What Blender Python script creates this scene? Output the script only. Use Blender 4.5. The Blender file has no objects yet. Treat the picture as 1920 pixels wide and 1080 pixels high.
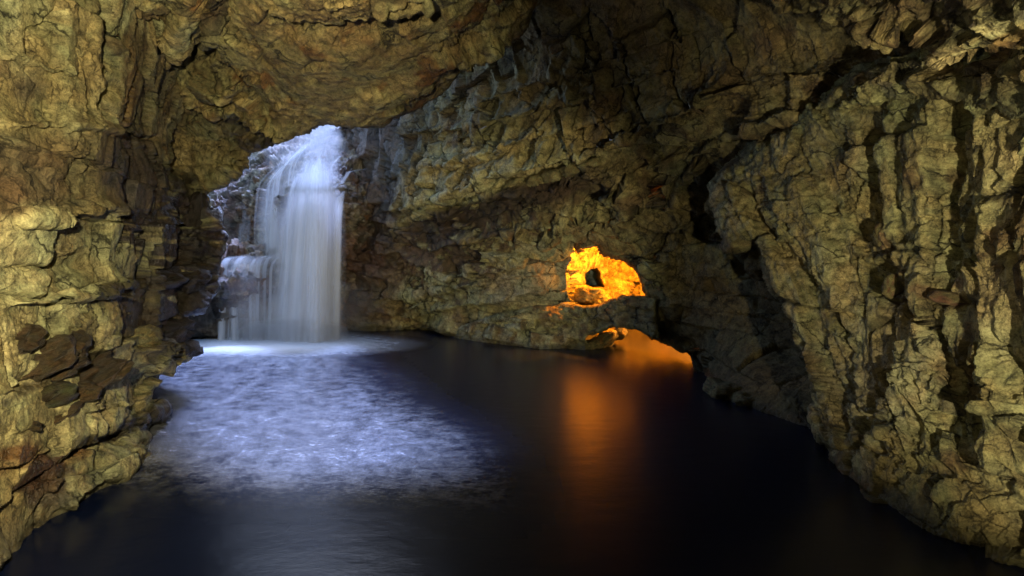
import bpy, math, random
import numpy as np
from concurrent.futures import ThreadPoolExecutor
from mathutils import Vector, Matrix

random.seed(7)
S = bpy.context.scene
COL = S.collection
f32 = np.float32

# ------------------------------------------------------------------ camera
F, HY, CZ = 1066.0, 500.0, 2.5          # focal length in photo pixels, horizon row, eye height above the pool
cam_d = bpy.data.cameras.new('camera')
cam_d.sensor_fit = 'HORIZONTAL'; cam_d.sensor_width = 36.0
cam_d.lens = 36.0 * F / 1920.0
cam_d.shift_y = -(540.0 - HY) / 1920.0
cam_d.clip_start = 0.05; cam_d.clip_end = 400.0
cam = bpy.data.objects.new('camera', cam_d); COL.objects.link(cam)
cam.location = (0, 0, CZ); cam.rotation_euler = (math.radians(90), 0, 0)
S.camera = cam

# ------------------------------------------------------------------ daylight
SUN_EL = math.radians(55.5)
SUN_AZ = math.radians(-9.0)              # sun stands beyond the waterfall, a little to its left
w = bpy.data.worlds.new('World'); S.world = w; w.use_nodes = True
nt = w.node_tree; bg = nt.nodes['Background']
sky = nt.nodes.new('ShaderNodeTexSky'); sky.sky_type = 'NISHITA'; sky.sun_disc = False
sky.sun_elevation = SUN_EL; sky.sun_rotation = SUN_AZ
nt.links.new(sky.outputs[0], bg.inputs[0]); bg.inputs[1].default_value = 0.15
sd = bpy.data.lights.new('sun', 'SUN'); sd.energy = 3.0; sd.angle = math.radians(11.0)
sd.color = (0.37, 0.50, 1.0)
sun = bpy.data.objects.new('sun', sd); COL.objects.link(sun)
to_sun = Vector((math.sin(SUN_AZ) * math.cos(SUN_EL), math.cos(SUN_AZ) * math.cos(SUN_EL), math.sin(SUN_EL)))
sun.rotation_euler = to_sun.to_track_quat('Z', 'Y').to_euler()

# ------------------------------------------------------------------ cave floodlights, with one added fill light
def flood(name, loc, target, watts, color, size=70, blend=0.6, radius=0.06):
    l = bpy.data.lights.new(name, 'SPOT'); l.energy = watts; l.color = color
    l.spot_size = math.radians(size); l.spot_blend = blend; l.shadow_soft_size = radius
    o = bpy.data.objects.new(name, l); COL.objects.link(o); o.location = loc
    o.rotation_euler = (Vector(loc) - Vector(target)).to_track_quat('Z', 'Y').to_euler()
    return o
WARM = (1.0, 0.87, 0.54)
flood('flood_and_fill', (2.0, -0.4, 1.5), (6.6, 6.4, 3.1), 620, WARM, 60, 0.6)
flood('flood_and_fill', (-0.6, 0.3, 3.0), (-6.6, 7.4, 3.7), 840, WARM, 104, 0.75)
flood('flood_and_fill', (3.1, 0.4, 1.3), (-0.9, 18.0, 3.1), 1650, WARM, 37, 0.85)
flood('flood_and_fill', (3.1, 0.3, 1.4), (4.6, 11.0, 8.2), 260, WARM, 46, 1.0)
flood('flood_and_fill', (-1.2, 0.2, 2.3), (5.0, 5.2, 3.2), 80, WARM, 62, 1.0)  # added fill that softens the right wall's shadows, not a cave lamp
# the lamp hidden in the inner chamber
lp = bpy.data.lights.new('chamber_lamp', 'POINT'); lp.energy = 2000; lp.color = (1.0, 0.27, 0.010); lp.shadow_soft_size = 0.12
lo = bpy.data.objects.new('chamber_lamp', lp); COL.objects.link(lo); lo.location = (4.1, 20.0, 5.0)
lp = bpy.data.lights.new('chamber_lamp', 'POINT'); lp.energy = 260; lp.color = (1.0, 0.42, 0.09); lp.shadow_soft_size = 0.12
lo = bpy.data.objects.new('chamber_lamp', lp); COL.objects.link(lo); lo.location = (6.2, 17.4, 1.3)

# ------------------------------------------------------------------ render settings
S.view_settings.view_transform = 'Standard'; S.view_settings.look = 'None'
S.view_settings.gamma = 1.0; S.view_settings.exposure = 1.9
try: S.view_settings.use_curve_mapping = False
except Exception: pass
S.render.engine = 'CYCLES'
S.cycles.use_denoising = True
S.cycles.max_bounces = 8; S.cycles.diffuse_bounces = 4; S.cycles.glossy_bounces = 4
S.cycles.transparent_max_bounces = 32
S.cycles.sample_clamp_indirect = 6.0

# ================================================================== numeric helpers
POOL = ThreadPoolExecutor(4)
def chunked(fn, P, *a, size=30000):
    n = len(P)
    if n <= size: return fn(P, *a)
    parts = [P[i:i + size] for i in range(0, n, size)]
    out = list(POOL.map(lambda q: fn(q, *a), parts))
    if isinstance(out[0], tuple):
        return tuple(np.concatenate([o[k] for o in out]) for k in range(len(out[0])))
    return np.concatenate(out)

U = np.uint32
def hsh(ix, iy, iz, seed):
    h = ix * U(374761393) + iy * U(668265263) + iz * U(2246822519) + U((seed * 3266489917) & 0xffffffff)
    h = (h ^ (h >> U(15))) * U(2246822519)
    h = (h ^ (h >> U(13))) * U(3266489917)
    return h ^ (h >> U(16))

def _gn(P, seed):
    fl = np.floor(P); fr = (P - fl).astype(f32); I = fl.astype(np.int64).astype(U)
    u = fr * fr * fr * (fr * (fr * 6 - 15) + 10)
    res = np.zeros(len(P), f32)
    for dx in (0, 1):
        wx = u[:, 0] if dx else 1 - u[:, 0]
        for dy in (0, 1):
            wy = u[:, 1] if dy else 1 - u[:, 1]
            for dz in (0, 1):
                wz = u[:, 2] if dz else 1 - u[:, 2]
                h = hsh(I[:, 0] + U(dx), I[:, 1] + U(dy), I[:, 2] + U(dz), seed)
                g = ((h & U(1023)).astype(f32) / 511.5 - 1) * (fr[:, 0] - dx) \
                    + (((h >> U(10)) & U(1023)).astype(f32) / 511.5 - 1) * (fr[:, 1] - dy) \
                    + (((h >> U(20)) & U(1023)).astype(f32) / 511.5 - 1) * (fr[:, 2] - dz)
                res += wx * wy * wz * g
    return res
def noise(P, seed=0): return chunked(_gn, P, seed)
def _fbm(P, octv, seed, gain):
    r = np.zeros(len(P), f32); a = 1.0; Q = P
    for k in range(octv):
        r += a * _gn(Q, seed + k * 17); Q = Q * 2.03 + 11.7; a *= gain
    return r
def fbm(P, octv=4, seed=0, gain=0.5): return chunked(_fbm, P, octv, seed, gain)
def _ridge(P, octv, seed, gain):
    r = np.zeros(len(P), f32); a = 1.0; Q = P; tot = 0
    for k in range(octv):
        r += a * (1 - np.abs(_gn(Q, seed + k * 31)) * 2.2); tot += a; Q = Q * 2.1 + 5.3; a *= gain
    return r / tot
def ridge(P, octv=4, seed=0, gain=0.55): return chunked(_ridge, P, octv, seed, gain)

def _facet(Q, seed):
    """Nearest random cell of Q: (cell random, cell tilt plane value, gap to the second nearest cell)."""
    fl = np.floor(Q); I = fl.astype(np.int64).astype(U); fr = (Q - fl).astype(f32)
    n = len(Q)
    b1 = np.full(n, 9e9, f32); b2 = np.full(n, 9e9, f32); bh = np.zeros(n, U); bt = np.zeros(n, f32)
    for dx in (-1, 0, 1):
        for dy in (-1, 0, 1):
            for dz in (-1, 0, 1):
                h = hsh(I[:, 0] + U(dx & 0xffffffff), I[:, 1] + U(dy & 0xffffffff), I[:, 2] + U(dz & 0xffffffff), seed)
                ax = fr[:, 0] - (dx + (h & U(255)).astype(f32) / 255)
                ay = fr[:, 1] - (dy + ((h >> U(8)) & U(255)).astype(f32) / 255)
                az = fr[:, 2] - (dz + ((h >> U(16)) & U(255)).astype(f32) / 255)
                d = ax * ax + ay * ay + az * az
                h2 = h * U(2654435761); h2 ^= h2 >> U(15)
                t = ax * ((h2 & U(255)).astype(f32) / 127.5 - 1) + ay * (((h2 >> U(8)) & U(255)).astype(f32) / 127.5 - 1) \
                    + az * (((h2 >> U(16)) & U(255)).astype(f32) / 127.5 - 1)
                m = d < b1
                b2 = np.where(m, b1, np.minimum(b2, d)); b1 = np.where(m, d, b1)
                bh = np.where(m, h2, bh); bt = np.where(m, t, bt)
    rnd = ((bh >> U(9)) & U(4095)).astype(f32) / 4095
    return rnd, bt, np.sqrt(b2) - np.sqrt(b1)
def facet(Q, seed=0): return chunked(_facet, Q.astype(f32), seed)

def _cell1(q, salt, seed):
    """Irregular 1-D cells: index hash, offset from the cell's seed, gap to the next cell."""
    f = np.floor(q); I = f.astype(np.int64).astype(U); fr = (q - f).astype(f32)
    b1 = np.full(len(q), 9, f32); b2 = b1.copy(); bo = np.zeros(len(q), f32); bh = np.zeros(len(q), U)
    for d in (-1, 0, 1):
        h = hsh(I + U(d & 0xffffffff), salt, U(7) + 0 * I, seed)
        o = fr - (d + 0.12 + 0.76 * (h & U(1023)).astype(f32) / 1023); a = np.abs(o); m = a < b1
        b2 = np.where(m, b1, np.minimum(b2, a)); b1 = np.where(m, a, b1); bo = np.where(m, o, bo); bh = np.where(m, h, bh)
    return bh, bo, b2 - b1
def _blocks(Q, seed):
    """Beds split by staggered cross joints: (block random, tilted top plane, distance to the nearest joint)."""
    z0 = np.zeros(len(Q), U)
    hz, oz, ez = _cell1(Q[:, 2], z0, seed)
    k = 0.65 + 0.9 * ((hz >> U(12)) & U(255)).astype(f32) / 255
    hx, ox, ex = _cell1(Q[:, 0] * k + ((hz >> U(20)) & U(255)).astype(f32) * 0.13, hz, seed + 1)
    k2 = 0.65 + 0.9 * ((hx >> U(12)) & U(255)).astype(f32) / 255
    hy, oy, ey = _cell1(Q[:, 1] * k2 + ((hx >> U(20)) & U(255)).astype(f32) * 0.13, hx, seed + 2)
    h = hy * U(2654435761); h ^= h >> U(15)
    t = ox * ((h & U(255)).astype(f32) / 127.5 - 1) + oy * (((h >> U(8)) & U(255)).astype(f32) / 127.5 - 1) + oz * (((h >> U(16)) & U(255)).astype(f32) / 127.5 - 1)
    op = ((h >> U(3)) & U(3)).astype(f32) / 3                             # some joints stay shut
    return ((h >> U(9)) & U(4095)).astype(f32) / 4095, t, np.minimum(np.minimum(ez, ex), ey) + 0.25 * (op < 0.4)
def blocks(Q, seed=0): return chunked(_blocks, Q.astype(f32), seed)

def sstep(a, b, x):
    t = np.clip((x - a) / (b - a), 0, 1); return t * t * (3 - 2 * t)
def mix(a, b, t): return a + (b - a) * t
def W(px, py, d):
    return np.stack([d * (px - 960) / F, d + 0 * px, CZ + d * (HY - py) / F], -1)
def Wp(px, py, d): return Vector((d * (px - 960) / F, d, CZ + d * (HY - py) / F))

class TPS:
    """Smooth depth through a few measured points (thin plate on inverse depth: flat faces stay flat)."""
    def __init__(s, pts):
        A = np.array(pts, float); s.x = A[:, :2] / 1000; n = len(A)
        K = s.k(s.x[:, None] - s.x[None]); K += np.eye(n) * 1e-4
        Pm = np.c_[np.ones(n), s.x]; M = np.zeros((n + 3, n + 3)); M[:n, :n] = K; M[:n, n:] = Pm; M[n:, :n] = Pm.T
        s.c = np.linalg.solve(M, np.r_[1 / A[:, 2], 0, 0, 0])
    def k(s, d):
        r2 = (d ** 2).sum(-1); return np.where(r2 > 0, r2 * np.log(r2 + 1e-12), 0)
    def ev(s, q):
        r = s.c[-3] + s.c[-2] * q[:, 0] + s.c[-1] * q[:, 1]
        for i in range(len(s.x)):
            r2 = (q[:, 0] - s.x[i, 0]) ** 2 + (q[:, 1] - s.x[i, 1]) ** 2
            r = r + s.c[i] * r2 * np.log(r2 + 1e-12)
        return r
    def __call__(s, px, py):
        q = np.stack([px, py], -1).astype(np.float64) / 1000
        return 1 / np.clip(chunked(s.ev, q), 0.025, 0.5)

def inside(poly, X, Y):
    r = np.zeros(X.shape, bool); n = len(poly)
    for i in range(n):
        x0, y0 = poly[i]; x1, y1 = poly[(i + 1) % n]
        if y0 == y1: continue
        c = ((y0 > Y) != (y1 > Y)) & (X < (x1 - x0) * (Y - y0) / (y1 - y0) + x0)
        r ^= c
    return r
def dist_line(line, X, Y, reach=1e9):
    """Distance to a polyline, signed distance (positive above, i.e. towards smaller y) and position along it 0..1."""
    D = np.full(X.shape, 1e9); SG = np.zeros(X.shape); T = np.zeros(X.shape)
    L = [math.dist(line[i], line[i + 1]) for i in range(len(line) - 1)]; tot = sum(L); acc = 0
    for i in range(len(line) - 1):
        x0, y0 = line[i]; x1, y1 = line[i + 1]; dx, dy = x1 - x0, y1 - y0
        l2 = dx * dx + dy * dy
        t = np.clip(((X - x0) * dx + (Y - y0) * dy) / l2, 0, 1)
        d = np.hypot(X - x0 - t * dx, Y - y0 - t * dy)
        sg = np.sign((X - x0) * dy - (Y - y0) * dx)
        m = d < D
        D = np.where(m, d, D); SG = np.where(m, sg, SG); T = np.where(m, (acc + t * L[i]) / tot, T); acc += L[i]
    return D, SG, T

def axis(lo, hi, flo, fhi, s):
    a = list(np.arange(max(lo, flo), min(hi, fhi) + s, s))
    g = s; x = a[0]
    pre = []
    while x > lo:
        g *= 1.06; x -= g; pre.append(x)
    x = a[-1]; g = s; post = []
    while x < hi:
        g *= 1.06; x += g; post.append(x)
    return np.array(pre[::-1] + a + post)

def new_mesh(name, V, Q, mat, smooth=True, attrs=None, cols=None):
    me = bpy.data.meshes.new(name)
    V = np.ascontiguousarray(V, f32); Q = np.ascontiguousarray(Q, np.int32); k = Q.shape[1]
    me.vertices.add(len(V)); me.vertices.foreach_set('co', V.ravel())
    me.loops.add(Q.size); me.loops.foreach_set('vertex_index', Q.ravel())
    me.polygons.add(len(Q)); me.polygons.foreach_set('loop_start', np.arange(0, Q.size, k, dtype=np.int32))
    me.update(calc_edges=True)
    me.polygons.foreach_set('use_smooth', np.full(len(Q), smooth))
    for nm, v in (cols or {}).items():
        at = me.attributes.new(nm, 'FLOAT_COLOR', 'POINT')
        c = np.ones((len(V), 4), f32); c[:, :3] = v; at.data.foreach_set('color', c.ravel())
    for nm, v in (attrs or {}).items():
        at = me.attributes.new(nm, 'FLOAT', 'POINT'); at.data.foreach_set('value', np.ascontiguousarray(v, f32))
    me.materials.append(mat)
    return me
def link(name, me, parent=None, label=None, cat=None, kind=None, group=None):
    o = bpy.data.objects.new(name, me); COL.objects.link(o)
    if parent: o.parent = parent
    return tag(o, label, cat, kind, group)
def tag(o, label=None, cat=None, kind=None, group=None):
    for k, v in (('label', label), ('category', cat), ('kind', kind), ('group', group)):
        if v: o[k] = v
    return o
def empty(name, loc, label, cat, group=None):
    o = bpy.data.objects.new(name, None); COL.objects.link(o); o.location = loc
    return tag(o, label, cat, None, group)

# ================================================================== materials
def mat_new(name):
    m = bpy.data.materials.new(name); m.use_nodes = True
    m.node_tree.nodes.clear(); return m, m.node_tree.nodes, m.node_tree.links
def nod(ns, t, **kw):
    n = ns.new(t)
    for k, v in kw.items():
        if k.startswith('_'): setattr(n, k[1:], v)
        else: n.inputs[k].default_value = v
    return n
def math_n(ns, ls, op, a, b=None, clamp=False):
    n = ns.new('ShaderNodeMath'); n.operation = op; n.use_clamp = clamp
    for i, v in enumerate((a, b)):
        if v is None: continue
        if isinstance(v, (int, float)): n.inputs[i].default_value = v
        else: ls.new(v, n.inputs[i])
    return n.outputs[0]
def ramp(ns, ls, src, lo, hi, a=0.0, b=1.0):
    n = ns.new('ShaderNodeMapRange'); n.interpolation_type = 'SMOOTHSTEP'
    ls.new(src, n.inputs[0])
    for i, v in enumerate((lo, hi, a, b)): n.inputs[1 + i].default_value = v
    return n.outputs[0]

def rock_material():
    m, ns, ls = mat_new('cave_rock')
    out = ns.new('ShaderNodeOutputMaterial'); b = ns.new('ShaderNodeBsdfPrincipled')
    tc = ns.new('ShaderNodeTexCoord').outputs['Object']
    grain = nod(ns, 'ShaderNodeAttribute', _attribute_name='grain').outputs['Fac']
    gs = ns.new('ShaderNodeVectorMath'); gs.operation = 'SCALE'; ls.new(tc, gs.inputs[0]); ls.new(math_n(ns, ls, 'DIVIDE', 1.0, grain), gs.inputs['Scale']); tc = gs.outputs[0]
    tone = nod(ns, 'ShaderNodeAttribute', _attribute_name='tone'); wet = nod(ns, 'ShaderNodeAttribute', _attribute_name='wet')
    n1 = nod(ns, 'ShaderNodeTexNoise', Scale=9.0, Detail=7.0, Roughness=0.7); ls.new(tc, n1.inputs['Vector'])
    n2 = nod(ns, 'ShaderNodeTexNoise', Scale=55.0, Detail=3.0, Roughness=0.75); ls.new(tc, n2.inputs['Vector'])
    n3 = nod(ns, 'ShaderNodeTexNoise', Scale=1.7, Detail=4.0, Roughness=0.6, Distortion=0.4); ls.new(tc, n3.inputs['Vector'])
    # warped coordinates for joints and chips
    wa = ns.new('ShaderNodeVectorMath'); wa.operation = 'MULTIPLY_ADD'; ls.new(n3.outputs['Color'], wa.inputs[0]); wa.inputs[1].default_value = (0.5, 0.5, 0.5); ls.new(tc, wa.inputs[2])
    wb = ns.new('ShaderNodeVectorMath'); wb.operation = 'MULTIPLY_ADD'; ls.new(n1.outputs['Color'], wb.inputs[0]); wb.inputs[1].default_value = (0.10, 0.10, 0.10); ls.new(wa.outputs[0], wb.inputs[2])
    def vor(scale, feat, stretch=(1, 1, 1)):
        mp = nod(ns, 'ShaderNodeMapping'); mp.inputs['Scale'].default_value = stretch; ls.new(wb.outputs[0], mp.inputs[0])
        v_ = nod(ns, 'ShaderNodeTexVoronoi', Scale=scale); v_.feature = feat; ls.new(mp.outputs[0], v_.inputs['Vector']); return v_
    ca = math_n(ns, ls, 'MULTIPLY', ramp(ns, ls, vor(1.7, 'DISTANCE_TO_EDGE', (1, 1, 1.5)).outputs['Distance'], 0.0, 0.032, 1, 0), ramp(ns, ls, n3.outputs[0], 0.49, 0.60, 0.0, 1))
    cb = math_n(ns, ls, 'MULTIPLY', ramp(ns, ls, vor(5.5, 'DISTANCE_TO_EDGE', (1, 1, 0.7)).outputs['Distance'], 0.0, 0.045, 1, 0), ramp(ns, ls, n3.outputs[0], 0.53, 0.40, 0.0, 0.6))
    crack = math_n(ns, ls, 'MAXIMUM', ca, cb)
    sep = ns.new('ShaderNodeSeparateColor'); ls.new(vor(8.0, 'F1', (1, 1, 1.4)).outputs['Color'], sep.inputs[0])
    v = math_n(ns, ls, 'ADD', ramp(ns, ls, n1.outputs[0], 0.3, 0.7, -0.42, 0.44), ramp(ns, ls, n2.outputs[0], 0.28, 0.72, 0.58, 1.22))
    v = math_n(ns, ls, 'ADD', v, math_n(ns, ls, 'MULTIPLY', math_n(ns, ls, 'SUBTRACT', sep.outputs[0], 0.5), 0.30))
    v = math_n(ns, ls, 'MULTIPLY', v, math_n(ns, ls, 'SUBTRACT', 1.0, math_n(ns, ls, 'MULTIPLY', crack, 0.8)))
    hue = ns.new('ShaderNodeMix'); hue.data_type = 'RGBA'; hue.blend_type = 'MIX'
    ls.new(ramp(ns, ls, n3.outputs['Fac'], 0.36, 0.64), hue.inputs['Factor']); hue.inputs['A'].default_value = (1.10, 0.95, 0.86, 1); hue.inputs['B'].default_value = (0.97, 1.03, 1.02, 1)
    mh = ns.new('ShaderNodeVectorMath'); mh.operation = 'MULTIPLY'; ls.new(tone.outputs['Color'], mh.inputs[0]); ls.new(hue.outputs['Result'], mh.inputs[1])
    mx = ns.new('ShaderNodeVectorMath'); mx.operation = 'SCALE'; ls.new(mh.outputs[0], mx.inputs[0]); ls.new(v, mx.inputs['Scale'])
    ls.new(mx.outputs[0], b.inputs['Base Color'])
    ls.new(ramp(ns, ls, math_n(ns, ls, 'ADD', wet.outputs['Fac'], math_n(ns, ls, 'MULTIPLY', math_n(ns, ls, 'SUBTRACT', n1.outputs[0], 0.5), 0.5)), 0, 1, 0.80, 0.22), b.inputs['Roughness'])
    b.inputs['Specular IOR Level'].default_value = 0.4
    h = math_n(ns, ls, 'ADD', n1.outputs[0], math_n(ns, ls, 'MULTIPLY', n2.outputs[0], 0.30))
    h = math_n(ns, ls, 'ADD', h, math_n(ns, ls, 'MULTIPLY', sep.outputs[1], 0.42))
    h = math_n(ns, ls, 'SUBTRACT', h, math_n(ns, ls, 'MULTIPLY', crack, 0.7))
    bp = nod(ns, 'ShaderNodeBump', Strength=0.85, Distance=0.055); ls.new(h, bp.inputs['Height']); ls.new(math_n(ns, ls, 'MULTIPLY', grain, 0.058), bp.inputs['Distance'])
    ls.new(bp.outputs[0], b.inputs['Normal']); ls.new(b.outputs[0], out.inputs[0])
    return m
ROCK = rock_material()

# palette (linear albedo)
OCHRE = np.array((0.300, 0.235, 0.105), f32); PALE = np.array((0.43, 0.37, 0.20), f32)
KHAKI = np.array((0.20, 0.172, 0.085), f32); BROWN = np.array((0.115, 0.078, 0.038), f32)
DARK = np.array((0.045, 0.036, 0.024), f32); RED = np.array((0.125, 0.062, 0.038), f32)
RUST = np.array((0.20, 0.095, 0.03), f32); GREY = np.array((0.23, 0.225, 0.165), f32)
GREEN = np.array((0.15, 0.165, 0.075), f32); SLATE = np.array((0.10, 0.085, 0.08), f32)

OCHRE, PALE, KHAKI, BROWN, RUST = (c * np.array((1.0, 1.10, 1.05), f32) for c in (OCHRE, PALE, KHAKI, BROWN, RUST))

def rot_axes(deg_y=0, deg_z=0):
    a, b = math.radians(deg_y), math.radians(deg_z)
    Ry = np.array([[math.cos(a), 0, math.sin(a)], [0, 1, 0], [-math.sin(a), 0, math.cos(a)]])
    Rz = np.array([[math.cos(b), -math.sin(b), 0], [math.sin(b), math.cos(b), 0], [0, 0, 1]])
    return (Ry @ Rz).astype(f32)

def rock_detail(P, seed, levels, R=None, warp=0.25, fine=0.02, rough=0.0, rscale=1.0):
    """Height of broken rock (metres): tilted cells at several sizes with open joints, plus noise. Also a tone per block."""
    P = P.astype(f32)
    wv = np.stack([noise(P * 0.9 + 31 * k, seed + 90 + k) + 0.5 * noise(P * 2.3 + 17 * k, seed + 95 + k) for k in range(3)], -1)
    Q0 = P + 0.55 * warp * wv
    if R is not None: Q0 = Q0 @ R.T
    h = np.zeros(len(P), f32); tone = np.zeros(len(P), f32); joint = np.zeros(len(P), f32)
    for i, (sx, sy, sz, off, tilt, crack, cw) in enumerate(levels):
        q = Q0 / np.array((sx, sy, sz), f32)
        if i == 0:
            r, t, e = blocks(q, seed + i * 7); pm = 1.0
        else:                                              # smaller breakage comes in patches, between cleaner faces
            r, t, e = blocks(q @ rot_axes(23 * i, 31 * i).T, seed + i * 7) if i == 1 else facet(q, seed + i * 7)
            pm = 0.15 + 0.85 * sstep(-0.10, 0.22, noise(P * 0.8 / max(sx, 0.3) * 0.5 + 9 * i, seed + 70 + i))
        c = 1 - sstep(0.0, cw * 1.3, e)
        h += pm * (off * (r - 0.5) + tilt * t - crack * c)
        tone += (r - 0.5) * (0.9 if i == 0 else 0.5) * pm; joint = np.maximum(joint, c * (1.0 if i == 0 else 0.6) * pm)
    h += fine * fbm(P * 5.0, 5, seed + 50, 0.6) * 0.8
    if rough: h += rough * (ridge(P * rscale, 5, seed + 60) - 0.6)
    return h, tone, joint

# ================================================================== rock sheets
def sheet(name, poly, ctrl, detail, paint, s=2.0, sil=(), rnd=(26, 0.7), strokes=(), holes=(), rag=5.0,
          skirt=None, frame=(-24, 1944, -24, 1104), seed=1, fine_cell=0.09, grain=None, **props):
    xs = [p[0] for p in poly]; ys = [p[1] for p in poly]
    gx = axis(min(xs) - s, max(xs) + s, frame[0], frame[1], s) if min(xs) < frame[1] else None
    gy = axis(min(ys) - s, max(ys) + s, frame[2], frame[3], s)
    X, Y = np.meshgrid(gx, gy); shp = X.shape
    # ragged outline
    A = np.stack([X.ravel() / 26, Y.ravel() / 26, np.full(X.size, seed * 3.1)], -1).astype(f32)
    rx = noise(A, 5) * rag * 1.5 + noise(A * 3.1, 6) * rag * 0.7; ry = noise(A + 50, 7) * rag * 1.5 + noise(A * 3.1 + 50, 8) * rag * 0.7
    inf = (X > -40) & (X < 1960) & (Y > -40) & (Y < 1120)
    Xr = X + rx.reshape(shp) * inf; Yr = Y + ry.reshape(shp) * inf
    M = inside(poly, Xr, Yr)
    for hpoly in holes: M &= ~inside(hpoly, Xr, Yr)
    D = TPS(ctrl)(X.ravel(), Y.ravel()).reshape(shp)
    fade_e = np.ones(shp)
    for line in list(sil) + [hp + hp[:1] for hp in holes]:
        e, _, _ = dist_line(line, Xr, Yr); fade_e = np.minimum(fade_e, 0.22 + 0.78 * sstep(0, 16, e))
        if line not in sil: continue
        k = np.clip(1 - e / rnd[0], 0, 1); D = D + rnd[1] * (1 - np.sqrt(1 - np.minimum(k, 0.999) ** 2))
    P = W(X, Y, D)
    du = np.gradient(P, axis=1); dv = np.gradient(P, axis=0); N = np.cross(dv, du)
    N /= np.linalg.norm(N, axis=-1, keepdims=True) + 1e-9
    cv = P - np.array((0, 0, CZ)); sg = np.sign((N * cv).sum(-1)); N *= -np.where(sg == 0, 1, sg)[..., None]
    H = np.zeros(shp)
    for st in strokes:
        line, wd, amp, typ = st[:4]
        x0 = min(p[0] for p in line) - wd * 5; x1 = max(p[0] for p in line) + wd * 5
        y0 = min(p[1] for p in line) - wd * 5; y1 = max(p[1] for p in line) + wd * 5
        i0, i1 = np.searchsorted(gy, (y0, y1)); j0, j1 = np.searchsorted(gx, (x0, x1))
        if i1 <= i0 or j1 <= j0: continue
        wob = 1.6
        xx = X[i0:i1, j0:j1] + wob * rx.reshape(shp)[i0:i1, j0:j1]; yy = Y[i0:i1, j0:j1] + wob * ry.reshape(shp)[i0:i1, j0:j1]
        d, sgn, t = dist_line(line, xx, yy)
        fade = sstep(0, 0.12, t) * sstep(0, 0.12, 1 - t)
        if typ == 'g': h = amp * np.exp(-(d / wd) ** 2) * (0.25 + 0.75 * fade)
        elif typ == 'p':                                   # plateau with a fairly sharp rim
            h = amp * (1 - sstep(wd * 0.75, wd * 1.15, d))
        else:                                              # 's': shelf standing proud above the line, cut back sharply below it
            sd_ = d * sgn
            h = amp * np.where(sd_ > 0, np.exp(-(sd_ / wd) ** 1.0), np.exp(-(sd_ / max(wd * 0.16, 4.0)) ** 2)) * fade
        H[i0:i1, j0:j1] += h
    def normals(G):
        n_ = np.cross(np.gradient(G, axis=0), np.gradient(G, axis=1)); n_ /= np.linalg.norm(n_, axis=-1, keepdims=True) + 1e-9
        n_ *= np.where((n_ * N).sum(-1) < 0, -1, 1)[..., None]; return n_
    PM = P + N * H[..., None]
    N2 = normals(PM) + 0.45 * N
    for _ in range(3):
        N2[1:-1] = (N2[:-2] + N2[1:-1] + N2[2:]) / 3; N2[:, 1:-1] = (N2[:, :-2] + N2[:, 1:-1] + N2[:, 2:]) / 3
    N2 /= np.linalg.norm(N2, axis=-1, keepdims=True) + 1e-9
    # keep only what is used
    cell = M[:-1, :-1] & M[1:, :-1] & M[:-1, 1:] & M[1:, 1:]
    idx = np.arange(M.size).reshape(shp)
    q = np.stack([idx[:-1, :-1], idx[1:, :-1], idx[1:, 1:], idx[:-1, 1:]], -1)[cell]
    used = np.zeros(M.size, bool); used[q.ravel()] = True
    remap = np.cumsum(used) - 1; q = remap[q]
    pm = PM.reshape(-1, 3)[used]; n = N2.reshape(-1, 3)[used]; x = X.ravel()[used]; y = Y.ravel()[used]
    h, tone, joint = detail(pm, x, y); h = h * fade_e.ravel()[used]
    V = pm + n * h[:, None]
    if fine_cell:
        G = PM.reshape(-1, 3).copy(); G[used] = V
        n3 = normals(G.reshape(PM.shape)).reshape(-1, 3)[used]
        r_, t_, e_ = facet(V.astype(f32) / np.array((1, 1, 0.8), f32) / fine_cell + 0.5 * fbm(V.astype(f32) / fine_cell * 0.5, 2, 801)[:, None], 800 + seed)
        V = V + n3 * ((0.20 * (r_ - .5) + 0.26 * t_ - 0.10 * (1 - sstep(0, 0.12, e_)) + 0.16 * fbm(V.astype(f32) / fine_cell * 1.7, 3, 803, .6)) * fine_cell * (fade_e.ravel()[used] * (0.08 + 0.42 * sstep(-0.10, 0.32, fbm(V.astype(f32) * 0.9 / fine_cell * 0.1, 3, 805)))))[:, None]
        tone = tone + 0.35 * (r_ - .5); joint = np.maximum(joint, 0.25 * (1 - sstep(0, 0.10, e_)))
    col, wet = paint(V, n, x, y, h, tone, joint)
    if skirt is not None:                                  # thickness: the free edges run on backwards
        ed = np.concatenate([q[:, [0, 1]], q[:, [1, 2]], q[:, [2, 3]], q[:, [3, 0]]])
        key = np.sort(ed, 1); kk = key[:, 0].astype(np.int64) * len(V) + key[:, 1]
        un, inv, cnt = np.unique(kk, return_inverse=True, return_counts=True)
        be = ed[cnt[inv] == 1]
        bv = np.unique(be); bm = np.full(len(V), -1); base = len(V); prev = bv
        x_b, y_b = x[bv], y[bv]; rows = [bv]; newV = []; cur = V[bv].copy(); nn = base
        for st in skirt(V[bv], x_b, y_b):
            jit = 0.06 * np.stack([noise(cur * 2.0 + 9 * k, 77 + k) for k in range(3)], -1)
            newV.append(V[bv] + st + jit); rows.append(np.arange(nn, nn + len(bv))); nn += len(bv)
        V = np.concatenate([V] + newV); col = np.concatenate([col] + [col[bv]] * len(newV)); wet = np.concatenate([wet] + [wet[bv]] * len(newV))
        pos = np.full(nn, 0); pos[bv] = np.arange(len(bv))
        for a, b in zip(rows[:-1], rows[1:]):
            i, j = pos[be[:, 0]], pos[be[:, 1]]
            q = np.concatenate([q, np.stack([a[j], a[i], b[i], b[j]], -1)])
    A_ = np.stack([V[:, 0], V[:, 1], 0 * V[:, 2]], -1).astype(f32)
    wl = 1 - sstep(0.06, 0.22, V[:, 2] - 0.10 * fbm(A_ * 1.5, 3, 900))     # splash-wet foot at the waterline
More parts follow.
